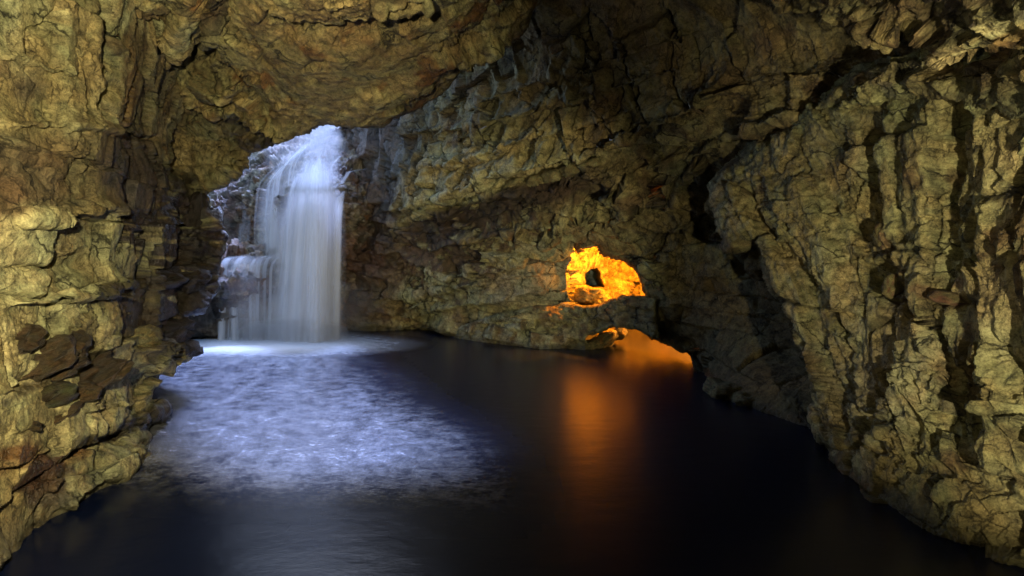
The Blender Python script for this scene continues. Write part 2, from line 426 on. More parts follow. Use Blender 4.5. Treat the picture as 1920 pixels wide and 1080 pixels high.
    col = col * (1 - 0.5 * wl)[:, None]; wet = np.maximum(wet, 0.75 * wl)
    me = new_mesh(name, V, q, ROCK, True, {'wet': wet, 'grain': np.full(len(V), grain or max(1.0, (fine_cell or 0.09) / 0.095))}, {'tone': col})
    print(name, len(q))
    return link(name, me, **props)

def back(dx, dy, dz, steps=(0.15, 0.5, 1.0)):
    v = np.array((dx, dy, dz))
    return lambda V, x, y: [np.tile(v * k, (len(V), 1)) for k in steps]

def recede(steps=(0.15, 0.6, 1.6)):
    def f(V, x, y):
        r = V - np.array((0, 0, CZ)); r /= np.linalg.norm(r, axis=1, keepdims=True); return [r * k for k in steps]
    return f

def blotch(x, y, cx, cy, rx, ry, ang=0, seed=0, soft=0.35, wob=0.35):
    """A stain's footprint on the rock, with an uneven edge."""
    a = math.radians(ang); dx, dy = x - cx, y - cy
    u = (dx * math.cos(a) + dy * math.sin(a)) / rx; v = (-dx * math.sin(a) + dy * math.cos(a)) / ry
    r = np.hypot(u, v)
    m = r < 2.2; w_ = np.zeros(len(x), f32)
    if m.any():
        A = np.stack([x[m] / 30, y[m] / 30, np.full(m.sum(), seed * 1.7)], -1).astype(f32)
        rr = r[m] + wob * fbm(A, 4, 400 + seed, 0.6)
        w_[m] = 1 - sstep(1 - soft, 1 + soft, rr)
    return w_
def lay(col, c, w_): return col + (c - col) * w_[:, None]

def base_paint(V, tone, joint, seed, a, b, c, d=None, scale=0.6):
    V = V.astype(f32)
    n1 = fbm(V * scale, 4, seed, 0.55); n2 = fbm(V * scale * 2.7 + 40, 4, seed + 9, 0.6)
    col = mix(a, b, sstep(-0.25, 0.35, n1 + 0.45 * tone)[:, None])
    col = lay(col, c, sstep(0.05, 0.40, n2 + 0.25 * tone))
    if d is not None: col = lay(col, d, sstep(0.22, 0.45, fbm(V * scale * 1.7 - 30, 4, seed + 19, 0.6)))
    col = col * (1 + 0.45 * tone)[:, None].clip(0.5, 1.6)
    return col * (1 - 0.68 * joint)[:, None]               # darker along the open joints
ONES = lambda x: np.ones(len(x), f32)

# ---------------------------------------------------------------- left wall
LW_SIL = [(420, 330), (396, 360), (386, 366), (390, 420), (397, 445), (386, 480), (383, 530), (390, 548), (384, 588), (352, 600), (345, 645),
          (359, 652), (354, 675), (312, 684), (290, 705), (287, 758), (315, 770), (312, 788), (281, 803), (282, 822), (264, 838)]
LW_POLY = LW_SIL + [(262, 900), (205, 960), (85, 1060), (0, 1150), (-560, 1750), (-560, -420), (460, -420), (440, 100)]
LW_CTRL = [(-500, 500, 3.3), (-500, -300, 3.5), (-500, 1100, 3.3), (0, 500, 5.0), (0, 0, 5.0), (0, 250, 5.0), (0, 800, 4.8), (0, 1068, 4.7), (85, 985, 5.5), (160, 940, 6.06),
           (200, 905, 6.55), (240, 880, 7.0), (265, 845, 7.6), (285, 790, 8.6), (290, 730, 9.6), (350, 670, 11.0), (380, 560, 11.4), (392, 440, 11.6), (388, 380, 11.7),
           (100, 500, 5.7), (200, 500, 6.9), (280, 500, 8.5), (330, 520, 10.0), (100, 250, 5.6), (200, 250, 6.5), (220, 100, 6.8), (232, 250, 7.6), (290, 150, 8.8), (345, 150, 10.4), (300, 0, 8.0),
           (340, 330, 10.9), (300, 330, 9.2), (300, 440, 9.0), (270, 650, 8.3), (330, 620, 10.1), (200, 750, 6.7), (100, 750, 5.6), (420, 60, 12.4), (420, 280, 13.0), (85, 1080, 5.4), (0, 1150, 4.7), (240, 960, 7.0), (100, -300, 4.8), (300, -300, 6.2)]
def lw_detail(P, x, y):
    top = 1 - sstep(215, 260, y); mid = sstep(215, 260, y) * (1 - sstep(380, 430, y))
    a, t1, j1 = rock_detail(P, 11, [(1.0, 1.3, 0.7, 0.16, 0.16, 0.10, 0.06), (0.42, 0.5, 0.32, 0.09, 0.11, 0.05, 0.07), (0.15, 0.17, 0.12, 0.025, 0.04, 0.008, 0.08)], rot_axes(-8), 0.22, 0.015, 0.03, 1.6)
    b, t2, j2 = rock_detail(P, 13, [(1.3, 0.9, 1.6, 0.18, 0.12, 0.07, 0.04), (0.5, 0.35, 0.8, 0.04, 0.04, 0.0, 0.04)], None, 0.2, 0.02, 0.02, 2.0)
    g = sstep(205, 235, x) * top
    k = np.clip(top + 0.6 * mid, 0, 1)
    h = a * (1 - k) + b * k
    # fluted, streaked back of the upper recess
    h += g * 0.10 * (ridge(P * np.array((2.6, 2.6, 0.5), f32), 3, 71) - 0.6)
    return h.astype(f32), t1 * (1 - k) + t2 * k * 0.6, j1 * (1 - k) + j2 * k
def lw_paint(V, n, x, y, h, tone, joint):
    col = base_paint(V, tone, joint, 21, OCHRE * 0.85, PALE * 0.95, KHAKI, BROWN)
    wet = np.full(len(x), 0.12, f32)
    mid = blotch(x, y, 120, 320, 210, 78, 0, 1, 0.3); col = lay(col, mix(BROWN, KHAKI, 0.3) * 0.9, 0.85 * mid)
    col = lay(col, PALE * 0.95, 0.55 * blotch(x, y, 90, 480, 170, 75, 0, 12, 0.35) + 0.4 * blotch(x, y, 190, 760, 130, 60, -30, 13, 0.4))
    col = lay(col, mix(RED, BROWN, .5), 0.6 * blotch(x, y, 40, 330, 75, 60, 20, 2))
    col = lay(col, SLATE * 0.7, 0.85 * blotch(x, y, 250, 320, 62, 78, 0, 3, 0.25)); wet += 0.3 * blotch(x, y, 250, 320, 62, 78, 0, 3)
    col = lay(col, DARK * 1.3, 0.75 * blotch(x, y, 68, 165, 30, 30, 10, 4, 0.6))
    col = lay(col, RUST * 0.9, 0.7 * blotch(x, y, 238, 160, 14, 75, 4, 5, 0.5)); col = lay(col, BROWN, 0.55 * blotch(x, y, 290, 180, 50, 110, 4, 6, 0.5))
    col = lay(col, DARK, 0.55 * blotch(x, y, 190, 165, 8, 35, 5, 7, 0.6))
    col = lay(col, OCHRE * 1.0, 0.5 * blotch(x, y, 160, 120, 26, 120, 3, 8, 0.5))
    # dark wet rock on the tip beside the waterfall
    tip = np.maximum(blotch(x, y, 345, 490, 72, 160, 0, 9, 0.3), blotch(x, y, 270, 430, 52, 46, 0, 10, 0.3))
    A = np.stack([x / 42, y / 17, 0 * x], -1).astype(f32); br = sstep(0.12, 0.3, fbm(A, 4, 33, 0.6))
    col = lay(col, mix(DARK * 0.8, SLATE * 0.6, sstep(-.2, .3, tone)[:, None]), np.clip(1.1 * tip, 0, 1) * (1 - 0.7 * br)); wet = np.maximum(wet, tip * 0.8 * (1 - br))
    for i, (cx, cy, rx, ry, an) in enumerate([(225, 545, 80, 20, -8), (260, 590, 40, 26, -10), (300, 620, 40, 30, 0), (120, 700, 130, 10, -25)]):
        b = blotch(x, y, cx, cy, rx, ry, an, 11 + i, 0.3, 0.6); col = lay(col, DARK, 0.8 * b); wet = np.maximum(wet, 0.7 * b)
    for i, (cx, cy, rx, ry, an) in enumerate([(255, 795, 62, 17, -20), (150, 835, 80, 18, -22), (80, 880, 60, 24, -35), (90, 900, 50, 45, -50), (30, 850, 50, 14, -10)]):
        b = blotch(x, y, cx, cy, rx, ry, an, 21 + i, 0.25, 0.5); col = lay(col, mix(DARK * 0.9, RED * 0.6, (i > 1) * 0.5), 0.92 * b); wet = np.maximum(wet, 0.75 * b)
    col = lay(col, RUST * 0.8, 0.6 * blotch(x, y, 150, 850, 40, 12, -30, 31)); col = lay(col, RUST * .7, 0.6 * blotch(x, y, 20, 860, 60, 25, -15, 32))
    low = sstep(-60, 40, (y - (1010 - 0.62 * x)))                         # tide-washed foot
    col = lay(col, GREY * 0.75, 0.6 * low); wet = np.maximum(wet, 0.35 * low)
    return col, np.clip(wet, 0, 1)
LW_ST = [([(0, 108), (50, 108), (70, 120), (100, 135), (130, 135)], 9, 0.10, 's'), ([(65, 115), (75, 65), (95, 55)], 5, -0.12, 'g'), ([(92, 62), (122, 5)], 4, -0.10, 'g'),
         ([(140, -40), (136, 60), (140, 140)], 5, -0.10, 'g'), ([(208, -40), (205, 110), (195, 200), (215, 238)], 10, -0.25, 'g'), ([(170, 0), (165, 110), (180, 180)], 10, 0.08, 'g'),
         ([(0, 232), (90, 236), (180, 240), (230, 238)], 14, 0.12, 's'), ([(230, 240), (262, 262), (290, 262), (298, 320)], 6, -0.15, 'g'),
         ([(0, 405), (100, 412), (170, 385), (240, 400)], 18, 0.16, 's'), ([(0, 500), (90, 500), (180, 492), (200, 480)], 12, -0.12, 'g'),
         ([(0, 575), (80, 565), (180, 550), (240, 520)], 14, 0.16, 's'), ([(60, 860), (150, 838), (230, 812), (310, 782)], 13, -0.22, 'g'), ([(305, 779), (250, 800)], 16, 0.25, 'g'),
         ([(340, 240), (345, 300), (325, 320)], 10, -0.5, 'g'), ([(383, 380), (384, 450), (388, 560)], 14, 0.3, 'g'), ([(345, 390), (350, 480), (350, 590)], 12, -0.35, 'g'),
         ([(100, 960), (180, 900), (260, 850)], 16, 0.14, 's'), ([(0, 720), (90, 700), (200, 640)], 20, -0.10, 'g'), ([(270, 640), (285, 700)], 26, 0.35, 'g')]
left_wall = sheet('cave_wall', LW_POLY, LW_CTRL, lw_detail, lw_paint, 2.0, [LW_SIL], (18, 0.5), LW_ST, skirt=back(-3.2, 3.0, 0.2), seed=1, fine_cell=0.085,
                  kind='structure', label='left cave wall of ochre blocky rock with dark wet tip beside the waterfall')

# ---------------------------------------------------------------- ceiling slab with the hanging block
CE_LIP = [(340, 290), (352, 330), (362, 360), (390, 365), (418, 352), (440, 335), (456, 320), (466, 292), (490, 283), (500, 280), (540, 262), (580, 252), (600, 239), (622, 238), (690, 242),
          (722, 238), (736, 228), (752, 220), (790, 206), (802, 190), (830, 180), (850, 155), (862, 130), (890, 108), (925, 95), (962, 80), (986, 58), (1000, 20), (1012, -20)]
CE_POLY = CE_LIP + [(1040, -120), (1250, -420), (150, -420), (225, -60), (240, 0), (262, 20), (300, 62), (345, 120), (350, 150), (338, 230)]
CE_CTRL = [(340, 290, 11.8), (390, 362, 11.9), (440, 335, 11.7), (464, 292, 11.6), (400, 250, 11.3), (350, 200, 10.8), (420, 205, 10.5), (350, 130, 9.9), (420, 160, 10.0), (540, 262, 9.7), (600, 239, 9.5), (690, 242, 9.7), (735, 228, 9.9),
           (600, 150, 7.9), (600, 60, 6.4), (500, 200, 9.3), (450, 100, 7.9), (380, 50, 7.9), (400, 0, 7.0), (600, 0, 5.7), (600, -200, 4.2), (800, 190, 9.9), (862, 130, 9.4), (800, 60, 7.1), (800, 0, 6.2), (960, 80, 8.9), (1000, 10, 7.9),
           (240, 0, 7.4), (900, -200, 5.0), (300, -300, 4.3), (1040, -120, 6.6), (1200, -400, 4.6)]
def ce_detail(P, x, y):
    edge = sstep(560, 380, x - 0.3 * y)
    a, t1, j1 = rock_detail(P, 31, [(0.8, 0.8, 0.45, 0.22, 0.16, 0.04, 0.06), (0.33, 0.33, 0.22, 0.10, 0.09, 0.02, 0.07), (0.12, 0.12, 0.1, 0.035, 0.04, 0.01, 0.08)], None, 0.25, 0.03, 0.08, 1.5)
    b, t2, j2 = rock_detail(P, 33, [(1.5, 0.9, 0.5, 0.05, 0.04, 0.0, 0.04), (0.5, 0.3, 0.3, 0.03, 0.035, 0.0, 0.05)], rot_axes(0, 25), 0.3, 0.03, 0.07, 1.3)
    up = 1 - sstep(60, 130, y - 0.12 * (x - 700))                        # rougher towards the near top
    k = np.clip(np.maximum(edge, 0.55 * up) + 0.35 * sstep(820, 960, x), 0, 1)
    return (a * k + b * (1 - k)).astype(f32), t1 * k + t2 * (1 - k) * .5, j1 * k + 0.5 * j2 * (1 - k)
def ce_paint(V, n, x, y, h, tone, joint):
    col = base_paint(V, tone, joint, 41, mix(BROWN, OCHRE, 0.65), OCHRE * 0.98, mix(BROWN, OCHRE, .2), RUST * 0.8, 0.8)
    wet = np.full(len(x), 0.15, f32)
    A = np.stack([x / 55 + y / 90, y / 24 - x / 160, 0 * x], -1).astype(f32)
    pk = sstep(0.18, 0.4, fbm(A, 4, 43, 0.6)) * sstep(780, 1000, x + (60 - y)) * (1 - sstep(60, 200, y - 0.1 * x + 20))
    col = lay(col, PALE * 0.95, 0.75 * pk)
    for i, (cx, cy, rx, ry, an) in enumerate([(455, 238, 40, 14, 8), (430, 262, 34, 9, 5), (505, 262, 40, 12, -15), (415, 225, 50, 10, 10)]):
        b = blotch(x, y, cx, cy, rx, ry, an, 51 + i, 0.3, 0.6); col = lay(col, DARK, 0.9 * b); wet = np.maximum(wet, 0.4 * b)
    col = lay(col, KHAKI * 1.15, 0.7 * blotch(x, y, 400, 290, 50, 70, 0, 56)); col = lay(col, OCHRE * 1.1, 0.8 * blotch(x, y, 362, 45, 32, 40, 0, 57))
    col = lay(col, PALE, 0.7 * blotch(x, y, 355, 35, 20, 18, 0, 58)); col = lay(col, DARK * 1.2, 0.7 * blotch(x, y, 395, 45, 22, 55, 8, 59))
    col = lay(col, RUST * 0.6, 0.45 * blotch(x, y, 640, 95, 190, 40, -5, 60, 0.6, 0.6)); col = lay(col, BROWN, 0.5 * blotch(x, y, 270, 60, 50, 60, 0, 61))
    return col, wet
CE_ST = [([(362, 160), (400, 158), (440, 165), (455, 180)], 22, 0.35, 'g'), ([(360, 190), (450, 205), (500, 235), (560, 252)], 12, 0.25, 's'), ([(416, 260), (410, 310), (430, 335)], 5, -0.2, 'g'),
         ([(425, 275), (435, 320)], 14, 0.2, 'g'), ([(372, -30), (378, 60), (362, 110), (350, 130)], 9, -0.55, 'g'), ([(430, -20), (420, 50), (402, 95), (390, 100)], 10, -0.45, 'g'), ([(345, 10), (345, 70)], 18, 0.30, 'g'), ([(395, 60), (415, 75)], 12, 0.25, 'g'),
         ([(250, 20), (300, 60), (330, 100)], 18, 0.3, 'g'), ([(700, 20), (760, 10), (800, -20)], 12, 0.18, 'g'), ([(790, 110), (840, 90), (930, 60)], 10, 0.16, 'g'), ([(500, 60), (620, 70), (760, 60)], 30, -0.2, 'g'),
         ([(640, 215), (760, 170), (830, 110), (960, 50)], 22, 0.18, 'g'), ([(560, 130), (620, 122)], 4, -0.06, 'g')]
def ce_skirt(V, x, y):
    t = sstep(690, 760, x)[:, None]; lipz = (y > -30)[:, None]
    a = np.array((0, -1.2, 2.2)) * (1 - t) + np.array((0.6, 2.6, 2.6)) * t
    b = np.array((0, -4.0, 5.5)) * (1 - t) + np.array((1.5, 8.5, 5.5)) * t
    return [0.12 * a, 0.5 * a, a, b]
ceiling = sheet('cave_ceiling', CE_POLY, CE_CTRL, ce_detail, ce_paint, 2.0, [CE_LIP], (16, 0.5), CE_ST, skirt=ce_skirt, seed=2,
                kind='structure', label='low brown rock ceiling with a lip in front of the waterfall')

# ---------------------------------------------------------------- back wall of tilted beds
HOLE_UP = [(1048, 520), (1062, 490), (1085, 470), (1101, 466), (1118, 465), (1122, 480), (1131, 488), (1160, 492), (1172, 500), (1188, 514), (1192, 530), (1197, 545), (1206, 556)]
BIG_HOLE = [(1076, 480), (1094, 464), (1120, 462), (1127, 478), (1140, 486), (1166, 490), (1180, 499), (1195, 513), (1198, 530), (1203, 545), (1212, 556),
            (1222, 575), (1216, 612), (1216, 636), (1240, 644), (1290, 662), (1316, 690), (1322, 760), (1120, 760), (1112, 650), (1100, 640), (1090, 600), (1074, 572), (1060, 535), (1064, 500)]
BW_POLY = [(600, 760), (600, 300), (650, 225), (690, 160), (760, 60), (840, -40), (900, -300), (900, -420), (2450, -420), (2450, 900), (1700, 960), (1500, 900), (1320, 790), (1100, 745)]
BW_CTRL = [(600, 620, 24.5), (600, 300, 27.0), (640, 618, 22.9), (640, 500, 23.6), (640, 400, 24.3), (660, 250, 25), (700, 618, 22.6), (700, 400, 22.3), (740, 240, 21.6), (760, 330, 20.4), (800, 612, 22.6), (800, 500, 20.8), (850, 630, 20.5), (850, 400, 19.0), (850, 250, 18.4), (860, 100, 16.5),
           (1000, 650, 17.8), (1000, 540, 18.0), (1000, 400, 16.6), (1000, 300, 15.6), (1000, 150, 14.6), (1000, 0, 13.3), (1060, 520, 18.2), (1090, 655, 17.2), (1110, 420, 16.4), (1100, 300, 14.8), (1200, 560, 15.9), (1220, 450, 15.0), (1250, 300, 13.2), (1250, 100, 12), (1310, 690, 14.0), (1300, 500, 14.0),
           (1300, 350, 13.0), (1400, 150, 10.8), (1400, 300, 11.6), (1400, 600, 12.6), (1350, 738, 11.2), (1410, 765, 10.05), (1500, 800, 8.9), (1500, 650, 11.2), (1500, 400, 10.6), (1500, 250, 9.6), (1600, 200, 9), (1600, 500, 9.5), (1300, 0, 11), (1450, 0, 9.5), (1700, 0, 8), (2000, 300, 6.5),
           (2400, 300, 4.5), (1200, -300, 8.5), (1800, -300, 5.5), (850, 720, 20.2), (1310, 780, 13.8), (1500, 880, 8.8), (1700, 800, 8.0), (2400, 800, 4.5)]
BEDLINE = lambda x: np.interp(x, [560, 640, 777, 925, 980, 1140, 1290, 1400, 1470, 1700], [440, 425, 387, 339, 310, 261, 215, 180, 150, 60])
def bw_detail(P, x, y):
    a, t1, j1 = rock_detail(P, 51, [(1.9, 1.7, 0.6, 0.46, 0.38, 0.18, 0.10), (0.6, 0.7, 0.36, 0.18, 0.20, 0.05, 0.08), (0.22, 0.26, 0.2, 0.06, 0.07, 0.015, 0.08)], rot_axes(-14), 0.3, 0.03, 0.10, 0.9)
    b, t2, j2 = rock_detail(P, 53, [(2.2, 0.9, 0.7, 0.34, 0.36, 0.20, 0.10), (0.9, 0.5, 0.34, 0.14, 0.18, 0.05, 0.08), (0.3, 0.22, 0.2, 0.04, 0.06, 0.01, 0.08)], (np.array([[0, 0, 1], [0, 1, 0], [-1, 0, 0]], f32) @ rot_axes(14)).astype(f32), 0.35, 0.03, 0.10, 0.9)
    c, t3, j3 = rock_detail(P, 55, [(2.2, 1.5, 0.45, 0.16, 0.14, 0.12, 0.07), (0.7, 0.7, 0.18, 0.05, 0.04, 0.02, 0.05)], rot_axes(-6), 0.15, 0.03, 0.03, 1.2)
    line = BEDLINE(x)                                                      # under the main shelf the beds change
    u = 1 - sstep(-15, 25, y - line); lo = sstep(-20, 30, y - np.interp(x, [760, 900, 1000, 1100, 1300], [600, 525, 500, 470, 520]))
    h = a * (1 - u) * (1 - lo) + b * u + c * lo * (1 - u)
    return h.astype(f32), t1 * (1 - u) * (1 - lo) + t2 * u + t3 * lo * (1 - u), j1 * (1 - u) * (1 - lo) + j2 * u * .8 + j3 * lo * (1 - u)
def bw_paint(V, n, x, y, h, tone, joint):
    col = base_paint(V, tone, joint, 61, mix(KHAKI, OCHRE, 0.4), OCHRE * 0.85, BROWN * 1.1, KHAKI * 0.7, 0.5)
    wet = np.full(len(x), 0.12, f32)
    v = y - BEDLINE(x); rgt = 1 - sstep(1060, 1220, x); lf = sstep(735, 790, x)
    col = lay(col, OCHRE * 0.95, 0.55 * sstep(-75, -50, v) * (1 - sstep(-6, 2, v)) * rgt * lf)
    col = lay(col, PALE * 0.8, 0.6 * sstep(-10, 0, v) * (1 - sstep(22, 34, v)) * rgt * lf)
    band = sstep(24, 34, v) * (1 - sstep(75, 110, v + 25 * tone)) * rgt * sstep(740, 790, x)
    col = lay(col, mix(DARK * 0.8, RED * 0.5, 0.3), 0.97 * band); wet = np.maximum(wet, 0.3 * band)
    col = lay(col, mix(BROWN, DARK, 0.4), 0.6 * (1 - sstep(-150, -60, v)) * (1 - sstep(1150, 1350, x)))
    b = blotch(x, y, 925, 480, 175, 62, -10, 71, 0.35, 0.9)
    col = lay(col, mix(PALE, GREY, 0.5) * 0.85, 0.8 * b * sstep(0.02, 0.14, tone)); col = lay(col, mix(DARK, RED, .25) * 1.2, 0.9 * b * sstep(-0.02, -0.16, tone))
    b = blotch(x, y, 1000, 530, 85, 38, -12, 73, 0.4); col = lay(col, GREY * 1.15, 0.8 * b)
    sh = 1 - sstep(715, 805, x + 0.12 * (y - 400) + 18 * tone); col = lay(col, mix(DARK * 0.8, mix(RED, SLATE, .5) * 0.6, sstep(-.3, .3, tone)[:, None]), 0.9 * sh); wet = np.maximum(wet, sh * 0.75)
    b = blotch(x, y, 720, 480, 70, 60, 0, 74, 0.4); col = lay(col, RED * 0.7, 0.5 * b)
    foot = sstep(585, 630, y - 0.05 * (x - 640)) * (1 - sstep(1150, 1250, x)); col = lay(col, KHAKI * 0.8, 0.5 * foot)
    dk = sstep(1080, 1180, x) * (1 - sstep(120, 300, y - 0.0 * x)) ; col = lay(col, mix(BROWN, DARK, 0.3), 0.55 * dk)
    col = lay(col, KHAKI * 0.95, 0.5 * sstep(1180, 1260, x) * sstep(430, 480, y))
    col = lay(col, mix(BROWN, DARK, .4), 0.65 * sstep(1275, 1310, x) * sstep(440, 500, y))  # browner rock in the recess, its shade partly put into the colour
    dl = blotch(x, y, 1410, 270, 120, 35, -20, 75, 0.3, 0.5); col = lay(col, BROWN * 0.7, 0.7 * dl)
    return col, np.clip(wet, 0, 1)
def along(off, x0, x1, bend=0.0):
    xs_ = np.linspace(x0, x1, 7); return [(float(a), float(BEDLINE(a) + off + bend * (a - x0))) for a in xs_]
BW_ST = [(along(-48, 790, 1240), 16, 0.24, 's'), (along(-95, 820, 1300), 20, 0.28, 's'), (along(-150, 880, 1330), 22, 0.28, 's'), (along(62, 790, 1230), 14, 0.26, 's'), (along(92, 800, 1180, 0.05), 14, 0.30, 's'),
         ([(650, 545), (760, 548), (880, 535), (1040, 500)], 16, 0.28, 's'), ([(680, 585), (800, 582), (920, 566), (1050, 540)], 16, 0.28, 's'), ([(1130, 360), (1180, 330), (1250, 300), (1300, 270)], 16, 0.26, 's'), ([(1120, 410), (1190, 395), (1270, 400)], 14, 0.24, 's'),
         ([(700, 402), (777, 387), (860, 362), (925, 339), (980, 310), (1060, 284), (1140, 261), (1290, 205), (1400, 174), (1470, 142)], 45, 0.85, 's'),
         ([(775, 418), (870, 393), (947, 355), (1014, 346), (1058, 327), (1121, 312), (1180, 298)], 24, 0.55, 's'),
         ([(795, 470), (870, 450), (940, 432), (1030, 395), (1100, 380)], 22, 0.35, 's'),
         ([(640, 470), (760, 470), (850, 520), (960, 498), (1060, 468), (1100, 452)], 30, 0.35, 's'),
         ([(760, 250), (870, 240), (1000, 205), (1110, 160), (1150, 150)], 30, 0.35, 's'), ([(790, 320), (880, 310), (960, 285), (1050, 220)], 16, 0.2, 's'),
         ([(1010, 440), (1060, 415), (1150, 430), (1220, 455)], 35, 0.3, 's'), ([(1190, 300), (1215, 340), (1235, 400), (1270, 440)], 14, -0.35, 'g'), ([(1150, 300), (1180, 380), (1200, 420)], 30, 0.35, 'g'),
         ([(1300, 330), (1305, 400), (1310, 460)], 26, -0.7, 'g'), ([(1240, 330), (1260, 400), (1275, 450)], 22, 0.35, 'g'), ([(1100, 120), (1110, 180)], 10, 0.25, 'g'),
         ([(640, 610), (720, 618), (800, 612), (870, 632)], 40, 0.5, 's'), ([(1290, 300), (1360, 260), (1450, 232), (1530, 222)], 26, 0.45, 's'), ([(1230, 480), (1265, 560), (1290, 650)], 26, 0.35, 'g'),
         ([(1400, 165), (1440, 190), (1445, 225)], 26, 0.3, 'g'), ([(900, 590), (1000, 566), (1070, 560)], 20, -0.25, 'g'), ([(1085, 470), (1045, 500), (1060, 545)], 16, -0.25, 'g')]
def bw_skirt(V, x, y):
    r = V - np.array((0, 0, CZ)); r /= np.linalg.norm(r, axis=1, keepdims=True)
    lev = ((y > 590) & (x > 1190))[:, None]
    return [np.where(lev, np.array((0.02, 0.9, 0.22)), r) * k for k in (.15, .5, 1.0)]
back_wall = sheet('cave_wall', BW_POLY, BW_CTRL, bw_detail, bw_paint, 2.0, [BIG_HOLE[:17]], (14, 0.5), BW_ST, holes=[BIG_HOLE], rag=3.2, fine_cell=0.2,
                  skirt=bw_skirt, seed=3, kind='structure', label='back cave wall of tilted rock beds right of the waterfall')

# ---------------------------------------------------------------- the rock bridge across the inner opening
RB_POLY = [(860, 612), (905, 596), (960, 580), (1010, 570), (1060, 565), (1100, 572), (1132, 566), (1150, 560), (1172, 557), (1205, 556), (1232, 560), (1236, 640), (1216, 636), (1205, 627), (1190, 619), (1165, 611), (1150, 611),
           (1130, 622), (1108, 632), (1095, 645), (1088, 700), (880, 700), (850, 650)]
RB_CTRL = [(860, 640, 19.9), (900, 600, 19.0), (1000, 570, 18.0), (1000, 650, 17.5), (1090, 655, 16.9), (1060, 566, 17.9), (1100, 575, 17.1), (1150, 560, 16.4), (1150, 610, 16.1), (1210, 560, 15.2), (1210, 640, 15.0), (1240, 560, 14.6), (1240, 650, 14.5), (900, 700, 18.8)]
def rb_detail(P, x, y):
    return rock_detail(P, 81, [(1.3, 1.2, 0.42, 0.22, 0.12, 0.06, 0.04), (0.6, 0.6, 0.16, 0.08, 0.06, 0.03, 0.06), (0.2, 0.2, 0.1, 0.03, 0.03, 0.01, 0.08)], rot_axes(-6), 0.12, 0.03, 0.05, 1.3)
def rb_paint(V, n, x, y, h, tone, joint):
    col = base_paint(V, tone, joint, 83, KHAKI, mix(KHAKI, GREY, 0.5), BROWN, None, 0.9)
    return lay(col, DARK * 1.5, 0.6 * blotch(x, y, 1200, 585, 30, 30, 0, 84)), np.full(len(x), 0.2, f32)
sheet('rock_bridge', RB_POLY, RB_CTRL, rb_detail, rb_paint, 2.0, [RB_POLY[:19]], (10, 0.35), [([(1140, 570), (1138, 590), (1148, 604)], 5, -0.10, 'g'), ([(1175, 575), (1160, 600)], 24, 0.25, 'g'), ([(880, 615), (1000, 600), (1130, 590)], 5, -0.12, 'g')],
      rag=3.5, skirt=recede(), seed=4, fine_cell=0.18, label='flat bedded rock bridge between the orange opening and the pool', cat='rock')

# ---------------------------------------------------------------- right buttress
RT_SIL = [(1480, 236), (1400, 268), (1345, 322), (1333, 350), (1338, 380), (1345, 420), (1356, 450), (1350, 471), (1370, 478), (1400, 468), (1418, 462), (1425, 500), (1440, 540), (1470, 590), (1488, 612), (1490, 646), (1510, 665), (1525, 682),
          (1533, 740), (1528, 790), (1530, 825), (1546, 860)]
RT_POLY = RT_SIL + [(1560, 960), (1700, 1100), (1900, 1220), (2500, 1600), (2500, -100), (1900, 60), (1600, 120)]
RT_CTRL = [(1340, 400, 10.6), (1400, 420, 9.8), (1400, 300, 10.4), (1480, 350, 8.9), (1550, 300, 8.2), (1550, 180, 8.6), (1440, 540, 9.2), (1500, 600, 8.5), (1530, 740, 8.2), (1540, 845, 7.75), (1600, 895, 6.75), (1650, 940, 6.06), (1740, 1000, 5.33), (1790, 1018, 5.14), (1840, 1030, 5.03), (1920, 1055, 4.8),
           (1600, 500, 7.8), (1700, 500, 6.8), (1700, 300, 7.1), (1800, 300, 6.2), (1800, 500, 6.0), (1650, 700, 6.7), (1800, 800, 5.6), (1920, 500, 5.0), (1920, 300, 5.2), (1920, 800, 4.8), (2100, 500, 4.1), (2450, 500, 3.2), (2100, 1150, 4.1), (1700, 1060, 5.6), (1560, 940, 7.4), (1900, 150, 5.3), (2450, 100, 3.2), (2450, 1500, 3.1)]
def rt_detail(P, x, y):
    P = P.astype(f32); w_ = 0.42 * P[:, 0] - 0.9 * P[:, 1]; nn = 0.9 * P[:, 0] + 0.42 * P[:, 1]
    lean = mix(0.62, 0.10, sstep(1500, 1760, x)) + 0.25 * sstep(640, 860, y)
    w_ = w_ + lean * (P[:, 2] - 2.5)
    PB = np.stack([P[:, 2], nn, w_], -1).astype(f32)
    b, t2, j2 = rock_detail(PB, 101, [(1.7, 1.2, 0.62, 0.10, 0.13, 0.05, 0.06), (0.6, 0.5, 0.27, 0.07, 0.12, 0.03, 0.07), (0.2, 0.15, 0.12, 0.02, 0.045, 0.008, 0.08)], None, 0.28, 0.018, 0.03, 1.3)
    a, t1, j1 = rock_detail(P, 103, [(0.9, 0.9, 0.6, 0.14, 0.13, 0.04, 0.05), (0.33, 0.33, 0.28, 0.06, 0.08, 0.03, 0.06), (0.12, 0.12, 0.11, 0.035, 0.04, 0.01, 0.08)], rot_axes(8), 0.2, 0.022, 0.08, 1.3)
    k = sstep(-40, 30, y - np.interp(x, [1540, 1640, 1750, 1920], [830, 850, 885, 930]))
    k = np.maximum(k, 0.6 * blotch(x, y, 1440, 400, 110, 90, 0, 105, 0.5))
    fl = ridge(np.stack([w_ * 1.9, nn * 1.0, P[:, 2] * 0.30], -1).astype(f32) + 0.3 * noise(P * 0.8, 66)[:, None], 3, 106) - 0.6
    return (a * k + (b + 0.20 * fl) * (1 - k)).astype(f32), t1 * k + t2 * (1 - k), j1 * k + j2 * (1 - k)
